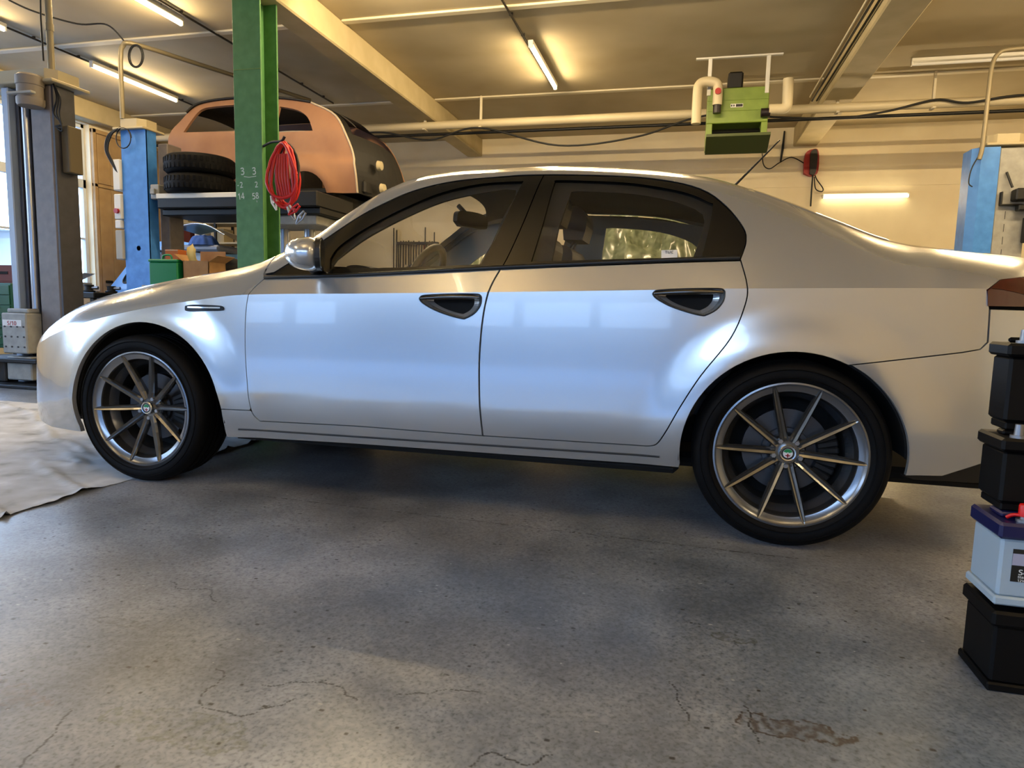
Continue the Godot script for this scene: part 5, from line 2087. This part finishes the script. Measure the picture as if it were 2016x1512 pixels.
func left_corner():
	var g: G
	# green tool cabinet
	var t := thing("tool_cabinet", "green metal tool cabinet with drawers at the left edge", "cabinet", Vector3(-7.55, 0, -6.0))
	g = G.new()
	g.bx(-.35, .22, -.3, .26, .95, .0, .012)
	obj("body", g, M.cabinet_green, t)
	for k in 6:
		g = G.new()
		g.bx(-.33, .26 + k * .112, .0, .24, .365 + k * .112, .012, .004)
		var d := obj("drawer", g, M.cabinet_green, t)
		g = G.new()
		g.bx(-.20, .335 + k * .112, .012, .10, .35 + k * .112, .03, .003)
		obj("handle", g, M.steel, d)
	for s in [-.28, .20]:
		g = G.new()
		g.lathe(v2([.0, -.02, .06, -.02, .07, -.01, .07, .01, .06, .02, .0, .02]), 16, Vector3(s, .07, -.1), Basis(Vector3(0, 1, 0), Vector3(1, 0, 0), Vector3(0, 0, 1)))
		g.bx(s - .03, .12, -.15, s + .03, .22, -.05, .004)
		obj("castor", g, M.satin_black, t)
	# rust red parts box on the cabinet
	var cr := thing("parts_crate", "rust red crate standing on the green tool cabinet", "crate", Vector3(-7.55, .95, -6.0))
	g = G.new()
	g.bx(-.30, 0, -.26, .24, .02, -.04, .003)
	g.bx(-.30, .02, -.06, .24, .20, -.04, .003)
	g.bx(-.30, .02, -.26, .24, .20, -.24, .003)
	g.bx(-.30, .02, -.24, -.28, .20, -.06, .003)
	g.bx(.22, .02, -.24, .24, .20, -.06, .003)
	obj("box", g, M.rust, cr)
	g = G.new()
	g.bx(-.24, .10, -.038, .18, .13, -.034)
	obj("slot", g, M.liner, cr)
	# dark bench along the left
	var b := thing("workbench", "dark workbench behind the bonnet with a pale carton on it", "workbench", Vector3(-7.95, 0, -7.5))
	g = G.new()
	g.bx(-.55, .80, -.30, .55, .88, .30, .01)
	obj("top", g, M.black_steel, b)
	for x in [-.49, .49]:
		for z in [-.25, .25]:
			g = G.new()
			g.bx(x - .03, 0, z - .03, x + .03, .80, z + .03, .004)
			obj("leg", g, M.black_steel, b)
	g = G.new()
	g.bx(-.5, .25, -.27, .5, .28, .27, .004)
	obj("shelf", g, M.black_steel, b)
	var cn := thing("carton", "pale carton with lifted flap lying on the dark workbench", "carton", Vector3(-8.02, .88, -7.5), .3)
	g = G.new()
	g.bx(-.16, 0, -.13, .16, .13, .13, .004)
	obj("box", g, M.white_paper, cn)
	g = G.new()
	g.box(Vector3(.07, .19, .0), Vector3(.30, .006, .26), .001, Basis(Vector3(0, 0, 1), .45))
	obj("flap", g, M.white_paper, cn)
	for a in [[-7.70, .10, -7.42, "small dark casting among the parts on the workbench"], [-7.52, .09, -7.60, "dark pump housing on the workbench next to the blue car"]]:
		var pm := thing("machine_part", a[3], "machine part", Vector3(a[0], .88, a[2]), .4)
		g = G.new()
		g.lathe(v2([.0, .0, .07, .0, .075, .02, .05, .03, .05, .08, .06, .085, .06, a[1], .0, a[1]]), 16)
		obj("housing", g, M.dirty_black, pm)
		g = G.new()
		g.cyl(Vector3(0, .06, 0), Vector3(.12, .06, .02), .022, 12)
		obj("nozzle", g, M.steel, pm)
	# light blue vintage car half hidden by the blue post
	var v := thing("vintage_car", "light blue vintage car half hidden behind the blue lift post", "car", Vector3(-7.5, 0, -8.75))
	var prof := curve(v2([-1.30, .42, -1.42, .75, -1.32, .88, -1.22, .92, -.95, 1.25, -.70, 1.62, -.5, 1.68, .1, 1.68, .32, 1.55, .5, 1.1, .8, .98, 1.0, .85, 1.05, .45]), 4)
	var wn := curve(v2([-.92, 1.05, -.90, 1.14, -.66, 1.46, -.58, 1.53, -.10, 1.55]), 4) + v2([-.10, 1.05])
	var wn2 := v2([.0, 1.02, .0, 1.56]) + curve(v2([.10, 1.56, .22, 1.45, .38, 1.02]), 4)
	var arches := [arc(-.85, .36, .34, 0, 360, 20).slice(0, -1), arc(.62, .36, .34, 0, 360, 20).slice(0, -1)]
	for s in [0.0, -1.25]:
		g = sheet(prof, [wn, wn2] + arches, .10, func(q: Vector2) -> Vector3: return Vector3(q.x, q.y, s + (.02 if s == 0.0 else -.02) - signf(s + .7) * .22 * maxf(0.0, q.y - .95)), .03 if s == 0.0 else -.03)
		obj("side_panel", g, M.car_blue, v)
	g = G.new()
	for k in prof.size() - 1:
		var a: Vector2 = prof[k]
		var c: Vector2 = prof[k + 1]
		if (a.y > .98 and a.y < 1.60 and a.x < 0.0):
			continue
		var ia := .22 * maxf(0.0, a.y - .95)
		var ic := .22 * maxf(0.0, c.y - .95)
		g.quad(Vector3(a.x, a.y, -ia), Vector3(c.x, c.y, -ic), Vector3(c.x, c.y, -1.25 + ic), Vector3(a.x, a.y, -1.25 + ia))
	obj("shell", g, M.car_blue, v)
	g = sheet(wn, [], .12, func(q: Vector2) -> Vector3: return Vector3(q.x, q.y, -.22 * maxf(0.0, q.y - .95) - .01), 0.0)
	obj("side_window", g, M.dull_glass, v)
	var wl: Array = []
	for p in wn:
		wl.append(Vector3(p.x, p.y, .03 - .22 * maxf(0.0, p.y - .95)))
	wl.append(wl[0])
	g = G.new()
	g.tube(wl, .014, 6)
	obj("window_seal", g, M.satin_black, v)
	for x in [-.85, .62]:
		for z in [-.06, -1.16]:
			g = G.new()
			g.lathe(v2([.0, -.05, .2, -.05, .22, -.07, .30, -.08, .33, -.05, .33, .05, .30, .08, .22, .07, .2, .05, .0, .05]), 32, Vector3(x, .33, z), Basis(Vector3(1, 0, 0), Vector3(0, 0, 1), Vector3(0, 1, 0)))
			obj("wheel", g, M.rubber, v)
	# dark car under the lift with an arched wing
	var d2 := thing("vintage_car", "black vintage car with arched wing below the raised body shell", "car", Vector3(-6.9, 0, -8.0))
	var p2 := curve(v2([-.2, .45, -.25, 1.2, -.2, 1.42, .15, 1.46, .50, 1.44, .80, 1.30, 1.05, 1.0, 1.2, .62, 1.22, .45]), 5)
	var wa := arc(.55, .52, .47, 0, 360, 28).slice(0, -1)
	g = sheet(p2, [wa], .08, func(q: Vector2) -> Vector3: return Vector3(q.x, q.y, .12 * exp(-pow((Vector2(q.x - .55, q.y - .52).length() - .55) / .16, 2.0))), .05)
	obj("wing", g, M.car_dark, d2)
	g = G.new()
	for k in p2.size() - 1:
		g.quad(Vector3(p2[k].x, p2[k].y, 0), Vector3(p2[k + 1].x, p2[k + 1].y, 0), Vector3(p2[k + 1].x, p2[k + 1].y, -.62), Vector3(p2[k].x, p2[k].y, -.62))
	obj("body", g, M.car_dark, d2)
	for r in [.47, .56]:
		var ch := []
		for p in arc(.55, .52, r, 20, 150, 24):
			ch.append(Vector3(p.x, p.y, .14 if r < .5 else .115))
		g = G.new()
		g.tube(ch, .010, 6)
		obj("chrome_trim", g, M.chrome, d2)
	g = G.new()
	g.lathe(v2([.0, -.06, .26, -.07, .38, -.08, .42, -.04, .42, .04, .38, .08, .26, .07, .0, .06]), 32, Vector3(.55, .42, -.1), Basis(Vector3(1, 0, 0), Vector3(0, 0, 1), Vector3(0, 1, 0)))
	obj("wheel", g, M.rubber, d2)
	# raised bonnet
	var bl := curve(v2([.0, 1.80, .3, 1.85, .55, 1.82, .8, 1.70, 1.05, 1.58]), 5)
	g = G.new()
	for k in bl.size() - 1:
		g.quad(Vector3(bl[k].x, bl[k].y, -.1), Vector3(bl[k + 1].x, bl[k + 1].y, -.1), Vector3(bl[k + 1].x, bl[k + 1].y - .05, -.6), Vector3(bl[k].x, bl[k].y - .05, -.6))
	obj("bonnet", g, M.car_dark, d2)
	var be := []
	for p in bl.slice(0, 16):
		be.append(Vector3(p.x, p.y, -.09))
	g = G.new()
	g.tube(be, .013, 6)
	obj("bonnet_edge", g, M.chrome, d2)
	g = G.new()
	g.bx(-.2, 1.47, -.55, .75, 1.56, -.02, .03)
	obj("wing_cover", g, M.grey_cover, d2)
	var rg := thing("blue_rag", "crumpled blue rag lying on the black car's grey wing cover", "rag", Vector3(-6.46, 1.56, -8.12))
	obj("cloth", heap(.22, .13, .14, 5), M.rag_blue, rg)
	# bench with boxes just behind the bonnet of the silver car
	var w := thing("side_table", "narrow steel table behind the bonnet carrying boxes", "table", Vector3(-4.93, 0, -6.0))
	g = G.new()
	g.bx(-.42, .92, -.22, .42, .95, .22, .006)
	obj("top", g, M.carriage_grey, w)
	for x in [-.38, .38]:
		for z in [-.18, .18]:
			g = G.new()
			g.bx(x - .02, 0, z - .02, x + .02, .92, z + .02, .003)
			obj("leg", g, M.carriage_grey, w)
	var gb := thing("green_box", "green plastic box with a grip beside the cardboard boxes", "box", Vector3(-5.10, .95, -5.92))
	g = G.new()
	g.bx(-.17, 0, -.12, .17, .235, .12, .012)
	obj("body", g, M.green_plastic, gb)
	g = G.new()
	g.bx(-.175, .235, -.125, .175, .262, .125, .008)
	obj("lid", g, M.green_plastic, gb)
	g = G.new()
	g.tube(curve([Vector3(-.06, .26, .05), Vector3(-.05, .30, .05), Vector3(.0, .31, .05), Vector3(.04, .30, .05), Vector3(.05, .26, .05)], 5), .010, 8)
	obj("grip", g, M.green_plastic, gb)
	carton("cardboard_box", "cardboard box with open flaps beside the green box", Vector3(-4.73, .95, -5.95), Vector3(.30, .25, .26), M.cardboard, true)
	carton("cardboard_box", "orange brown cardboard box behind the green box", Vector3(-5.22, .95, -6.13), Vector3(.16, .38, .13), M.orange_card, false)
	var fl := thing("paper_sheet", "yellow paper hanging over the open cardboard box", "paper", Vector3(-4.78, 1.21, -5.84))
	g = sheet(v2([-.05, -.06, .05, -.10, .06, .10, .0, .16, -.06, .12]), [], .04, func(q: Vector2) -> Vector3: return Vector3(q.x, q.y, .02 * sin(q.y * 22.0) + .012 * sin(q.x * 40.0)), .002)
	obj("sheet", g, M.yellow_card, fl)
	# shelf with stores against the far left
	var sh := thing("storage_shelf", "steel shelf full of boxes behind the lift", "shelf", Vector3(-7.9, 0, -10.4))
	for y in [.6, 1.2, 1.80, 2.14, 2.50]:
		g = G.new()
		g.bx(-.85, y - .03, -.25, .95, y, .25, .004)
		obj("shelf_board", g, M.cap, sh)
	for x in [-.85, .05, .95]:
		g = G.new()
		g.bx(x - .02, 0, -.25, x + .02, 2.8, -.21, .003)
		g.bx(x - .02, 0, .21, x + .02, 2.8, .25, .003)
		obj("upright", g, M.black_steel, sh)
	for q in [
		["blue carton with a white corner on the top shelf board", -8.62, 2.50, .24, .15, M.rag_blue],
		["tall brown box on the top shelf board beside the blue carton", -8.35, 2.50, .16, .22, M.cardboard],
		["rust red box on the top shelf board near the green column", -8.12, 2.50, .2, .2, M.rust],
		["white carton at the right end of the top shelf board", -7.80, 2.50, .22, .2, M.white_paper],
		["cream carton on the shelf board below the blue carton", -8.60, 2.14, .22, .2, M.cap],
		["wide brown cardboard box in the middle of the fourth shelf board", -8.26, 2.14, .26, .24, M.cardboard],
		["grey box right of the wide brown box on the fourth shelf board", -7.88, 2.14, .22, .18, M.grey_plastic],
		["dark red box low on the shelf above the black car's bonnet", -8.58, 1.80, .26, .22, M.rust],
		["white carton on the third shelf board next to the dark red box", -8.26, 1.80, .2, .2, M.white_paper],
		["tan box at the right of the third shelf board", -7.90, 1.80, .26, .24, M.cap],
	]:
		carton("stored_box", q[0], Vector3(q[1], q[2], -10.41), Vector3(q[3], q[4], .26), q[5], false)
	# red canister on a grey cabinet
	var gc := thing("metal_cabinet", "narrow grey cabinet behind the bright lift columns", "cabinet", Vector3(-5.85, 0, -9.1))
	g = G.new()
	g.bx(-.25, 0, -.25, .25, 1.50, .2, .01)
	obj("body", g, M.carriage_grey, gc)
	g = G.new()
	g.bx(-.23, .05, .2, .23, 1.46, .215, .004)
	obj("door", g, M.carriage_grey, gc)
	var rc := thing("red_canister", "red canister with white label on the grey cabinet", "canister", Vector3(-5.83, 1.50, -9.0))
	g = G.new()
	g.bx(-.11, 0, -.08, .11, .19, .08, .02)
	obj("body", g, M.red, rc)
	g = G.new()
	g.cyl(Vector3(-.06, .19, 0), Vector3(-.06, .225, 0), .022, 12)
	obj("screw_cap", g, M.satin_black, rc)
	g = G.new()
	g.bx(-.05, .05, .08, .03, .11, .083)
	obj("paper_label", g, M.white, rc)
	outside_left()


func carton(called: String, label: String, at: Vector3, s: Vector3, m: Material, open: bool):
	var t := thing(called, label, "box", at, 0.0, "stored boxes" if called == "stored_box" else "")
	var g := G.new()
	if open:
		g.bx(-s.x / 2, 0, -s.z / 2, s.x / 2, .01, s.z / 2)
		g.bx(-s.x / 2, .01, -s.z / 2, s.x / 2, s.y, -s.z / 2 + .006)
		g.bx(-s.x / 2, .01, s.z / 2 - .006, s.x / 2, s.y, s.z / 2)
		g.bx(-s.x / 2, .01, -s.z / 2, -s.x / 2 + .006, s.y, s.z / 2)
		g.bx(s.x / 2 - .006, .01, -s.z / 2, s.x / 2, s.y, s.z / 2)
	else:
		g.bx(-s.x / 2, 0, -s.z / 2, s.x / 2, s.y, s.z / 2, .004)
	obj("body", g, m, t)
	if open:
		for a in [[Vector3(-s.x / 2 - .05, s.y + .03, 0), Vector3(.13, .005, s.z), .6], [Vector3(s.x / 2 + .05, s.y + .02, 0), Vector3(.13, .005, s.z), -.5], [Vector3(0, s.y + .05, -s.z / 2), Vector3(s.x, .12, .005), .0]]:
			g = G.new()
			g.box(a[0], a[1], .001, Basis(Vector3(0, 0, 1), -a[2]))
			obj("flap", g, m, t)
	else:
		g = G.new()
		g.bx(-s.x / 2, s.y * .97, s.z / 2, s.x / 2, s.y * .985, s.z / 2 + .002)
		g.bx(-.02, s.y, -s.z / 2, .02, s.y + .002, s.z / 2)
		obj("tape", g, M.cap, t)


# crumpled dome
func heap(rx: float, h: float, rz: float, seed_: int, n := 22) -> G:
	var f := FastNoiseLite.new()
	f.seed = seed_
	f.frequency = 1.6
	var g := G.new()
	var pt := func(i: int, j: int) -> Vector3:
		var r := float(i) / n
		var a := TAU * j / (n * 2)
		var k := 1.0 + .22 * f.get_noise_2d(cos(a) * 2.0, sin(a) * 2.0)
		var y := h * (1.0 - pow(r, 4.0)) * (1.0 + .28 * f.get_noise_2d(r * cos(a) * .8 + 7.0, r * sin(a) * .8)) + h * .05 * f.get_noise_2d(r * cos(a) * 2.4, r * sin(a) * 2.4) * (1.0 - r)
		return Vector3(cos(a) * r * rx * k, maxf(y, 0.0), sin(a) * r * rz * k)
	for i in n:
		for j in n * 2:
			g.squad([pt.call(i, j), pt.call(i + 1, j), pt.call(i + 1, j + 1), pt.call(i, j + 1)], [_hn(pt, i, j), _hn(pt, i + 1, j), _hn(pt, i + 1, j + 1), _hn(pt, i, j + 1)]) if i > 0 else g.tri(pt.call(0, 0), pt.call(1, j), pt.call(1, j + 1), Vector3.UP, Vector3.UP, Vector3.UP)
	return g


func _hn(pt: Callable, i: int, j: int) -> Vector3:
	var a: Vector3 = pt.call(i + 1, j) - pt.call(maxi(i - 1, 0), j)
	var b: Vector3 = pt.call(i, j + 1) - pt.call(i, j - 1)
	var n := b.cross(a).normalized()
	return n if n.y >= 0.0 else -n


func outside_left():
	# a van in the yard, seen through the left window
	var t := thing("delivery_van", "white van with a red stripe parked in the yard outside the left window", "van", Vector3(-14.5, 0, -9.0), PI / 2)
	var g := G.new()
	g.prism(PackedVector2Array(curve(v2([-2.4, .35, -2.5, .9, -2.2, 1.15, -1.7, 1.9, -1.3, 2.1, 2.3, 2.15, 2.4, 2.0, 2.4, .35]), 3)), -.9, .9)
	obj("body", g, M.white, t)
	g = G.new()
	g.bx(-2.2, .95, .9, 2.4, 1.2, .91)
	obj("stripe", g, M.red, t)
	for x in [-1.5, 1.5]:
		for z in [-.85, .85]:
			g = G.new()
			g.lathe(v2([.0, -.08, .3, -.1, .33, -.05, .33, .05, .3, .1, .0, .08]), 24, Vector3(x, .33, z), Basis(Vector3(1, 0, 0), Vector3(0, 0, 1), Vector3(0, 1, 0)))
			obj("wheel", g, M.rubber, t)
	g = G.new()
	g.prism(PackedVector2Array(v2([-1.65, 1.25, -1.3, 1.85, -.6, 1.9, -.6, 1.25])), .9, .905)
	obj("side_window", g, M.gloss_black, t)


func seen_through_windows():
	# rack of rods on the back wall
	var t := thing("rod_rack", "wall rack with hanging dark rods and red pieces, seen through the front side window", "rack", Vector3(-4.9, 0, WALL_Z + .012))
	var g := G.new()
	g.bx(-.40, 1.93, 0, .42, 1.98, .10, .006)
	obj("rail", g, M.black_steel, t)
	var rng := RandomNumberGenerator.new()
	rng.seed = 9
	for k in 15:
		g = G.new()
		var x := -.37 + k * .052
		var len_ := rng.randf_range(.38, .62)
		g.tube([Vector3(x, 1.98 + rng.randf_range(0, .03), .07), Vector3(x + rng.randf_range(-.012, .012), 1.95 - len_, .075)], .013, 8)
		obj("rod", g, [M.black_steel, M.dirty_black, M.rust][2 if k > 9 and k % 2 == 0 else k % 2], t)
	for x in [-.47, -.41, .16, .34]:
		g = G.new()
		g.tube([Vector3(x, 1.3, .05), Vector3(x, 2.15 + .1 * sin(x * 9.0), .05)], .012, 8)
		obj("pole", g, M.black_steel, t)
	# bundles wrapped in film
	for a in [[Vector3(-.45, 0, -8.0), .85, 1.80, .8, 3, "tall bundle wrapped in clear film, seen through the rear side window"], [Vector3(-2.55, 0, -8.3), .75, 1.55, .7, 8, "lower bundle wrapped in yellowish film, seen through the front side window"]]:
		var b := thing("wrapped_bundle", a[5], "bundle", a[0])
		obj("film", heap(a[1], a[2], a[3], a[4], 30), M.film, b)
		g = G.new()
		for k in 3:
			var ring := []
			for s in 25:
				var an := TAU * s / 24.0
				ring.append(Vector3(cos(an) * a[1] * (.98 - .12 * k), .25 + .3 * k, sin(an) * a[3] * (.98 - .12 * k)))
			g.tube(ring, .012, 6, false)
		obj("strap", g, M.black_steel, b)


# ---------------------------------------------------------------- in front
func build_foreground():
	drop_cloth()
	batteries()


func drop_cloth():
	# crumpled sheet under the front wheels: a fine grid with folds
	var f := FastNoiseLite.new()
	f.seed = 4
	f.frequency = .9
	f.fractal_octaves = 4
	var f2 := FastNoiseLite.new()
	f2.seed = 8
	f2.frequency = 9.0
	f2.fractal_octaves = 3
	var st := SurfaceTool.new()
	st.begin(Mesh.PRIMITIVE_TRIANGLES)
	st.set_smooth_group(0)
	var nx := 150
	var nz := 150
	var h := func(x: float, z: float) -> float:
		# folds run away from the camera to the right
		var u := x * .45 - z * .9
		var w := x * .9 + z * .45
		var fold := pow(maxf(0.0, 1.0 - absf(f.get_noise_2d(u * 1.8, w * .35)) * 7.0), 2.0) * .016
		var y := .003 + fold + .0035 * absf(f2.get_noise_2d(u * 1.6, w * .5)) * 1.6
		# edge curls up here and there
		var e := clampf((-2.40 - x) / .05, 0.0, 1.0)
		y += (1.0 - e) * maxf(0.0, f.get_noise_2d(z * 4.0, 3.0)) * .03
		# flat where tyres stand
		for c in [Vector2(-2.322, -2.575), Vector2(-2.322, -4.155)]:
			var d := Vector2(x, z).distance_to(c)
			y *= smoothstep(.10, .42, d)
		return y + .0015
	var px := func(i: int, j: int) -> Vector3:
		var z := lerpf(-1.2, -4.05, float(j) / nz)
		var right := -2.40 + .035 * f.get_noise_2d(z * 3.0, 11.0)
		var x := lerpf(-5.2, right, float(i) / nx)
		return Vector3(x, h.call(x, z), z)
	for i in nx:
		for j in nz:
			var a: Vector3 = px.call(i, j)
			var b: Vector3 = px.call(i + 1, j)
			var c: Vector3 = px.call(i + 1, j + 1)
			var d: Vector3 = px.call(i, j + 1)
			for p in [a, c, b, a, d, c]:
				st.add_vertex(p)
	st.index()
	st.generate_normals()
	tag(obj("drop_cloth", st.commit(), M.cloth), "crumpled grey white dust sheet on the floor under the front wheel", "dust sheet")


func battery(label: String, at: Vector3, s: Vector3, case_m: Material, lid_m: Material, lid_h: float) -> Node3D:
	var t := thing("car_battery", label, "battery", at, 0.0, "stacked car batteries")
	var g := G.new()
	# case draws in slightly below and has a foot ledge
	var y1 := s.y - lid_h
	g.bx(-s.x / 2 + .006, .018, -s.z / 2 + .006, s.x / 2 - .006, y1, s.z / 2 - .006, .006)
	if at.y < .3:
		g.bx(-s.x / 2, 0, -s.z / 2, s.x / 2, .020, s.z / 2, .004)
	else:
		g.bx(-s.x / 2 + .012, 0, -s.z / 2 + .012, s.x / 2 - .012, .018, s.z / 2 - .012, .003)
	obj("case", g, case_m, t)
	g = G.new()
	g.bx(-s.x / 2 - .003, y1, -s.z / 2 - .003, s.x / 2 + .003, s.y, s.z / 2 + .003, .006)
	obj("lid", g, lid_m, t)
	g = G.new()
	g.bx(-s.x / 2 + .015, s.y, -s.z / 2 + .05, s.x / 2 - .015, s.y + .012, s.z / 2 - .045, .004)
	obj("lid_top", g, lid_m, t)
	return t


func terminal(t: Node3D, x: float, y: float, z: float, capped: bool):
	var g := G.new()
	g.lathe(v2([.0, .024, .008, .024, .0095, .0, .016, .0, .016, -.006]), 20, Vector3(x, y + .006, z))
	obj("terminal", g, M.lead, t)
	if capped:
		g = G.new()
		g.lathe(v2([.0, .030, .011, .030, .0125, .027, .0125, .004, .010, .004]), 20, Vector3(x, y + .008, z))
		obj("terminal_cap", g, M.red_cap, t)
		g = G.new()
		g.tube(curve([Vector3(x - .010, y + .014, z), Vector3(x - .022, y + .012, z - .004), Vector3(x - .030, y + .004, z - .01)], 4), .004, 6)
		obj("cap_strap", g, M.red_cap, t)


func batteries():
	var b1 := battery("black car battery at the bottom of the stack", Vector3(.84, 0, -1.715), Vector3(.30, .185, .165), M.battery_black, M.battery_black, .035)
	b1.rotation.y = 0
	var b2 := battery("light grey car battery with navy lid and label, second in the stack", Vector3(.825, .197, -1.715), Vector3(.275, .185, .155), M.battery_grey, M.battery_blue, .036)
	terminal(b2, -.085, .185, .052, true)
	terminal(b2, .10, .185, .052, false)
	var g := G.new()
	g.bx(-.108, .055, .0715, .10, .128, .0725)
	var lab := obj("paper_label", g, M.satin_black, b2)
	g = G.new()
	g.bx(-.108, .092, .0725, .10, .118, .073)
	obj("label_band", g, M.label_lilac, lab)
	for a in [["S4 005", -.095, .078, .017], ["Starter battery", -.095, .067, .0075], ["12V 60Ah", -.095, .059, .0075]]:
		var tm := TextMesh.new()
		tm.text = a[0]
		tm.font_size = 32
		tm.pixel_size = a[3] / 32.0
		tm.depth = .0006
		tm.horizontal_alignment = HORIZONTAL_ALIGNMENT_LEFT
		var o := obj("lettering", tm, M.white, lab)
		o.position = Vector3(a[1], a[2], .0732)
	var b3 := battery("black car battery third in the stack, above the navy lid", Vector3(.83, .394, -1.752), Vector3(.27, .165, .13), M.battery_black, M.battery_black, .03)
	terminal(b3, -.10, .165, .046, false)
	var b4 := battery("slim black car battery at the top of the stack", Vector3(.81, .572, -1.768), Vector3(.22, .195, .100), M.battery_black, M.battery_black, .03)
	terminal(b4, -.075, .195, .03, false)
	g = G.new()
	g.bx(-.05, .196, -.03, .10, .2, .05)
	obj("paper_strip", g, M.white, b4)
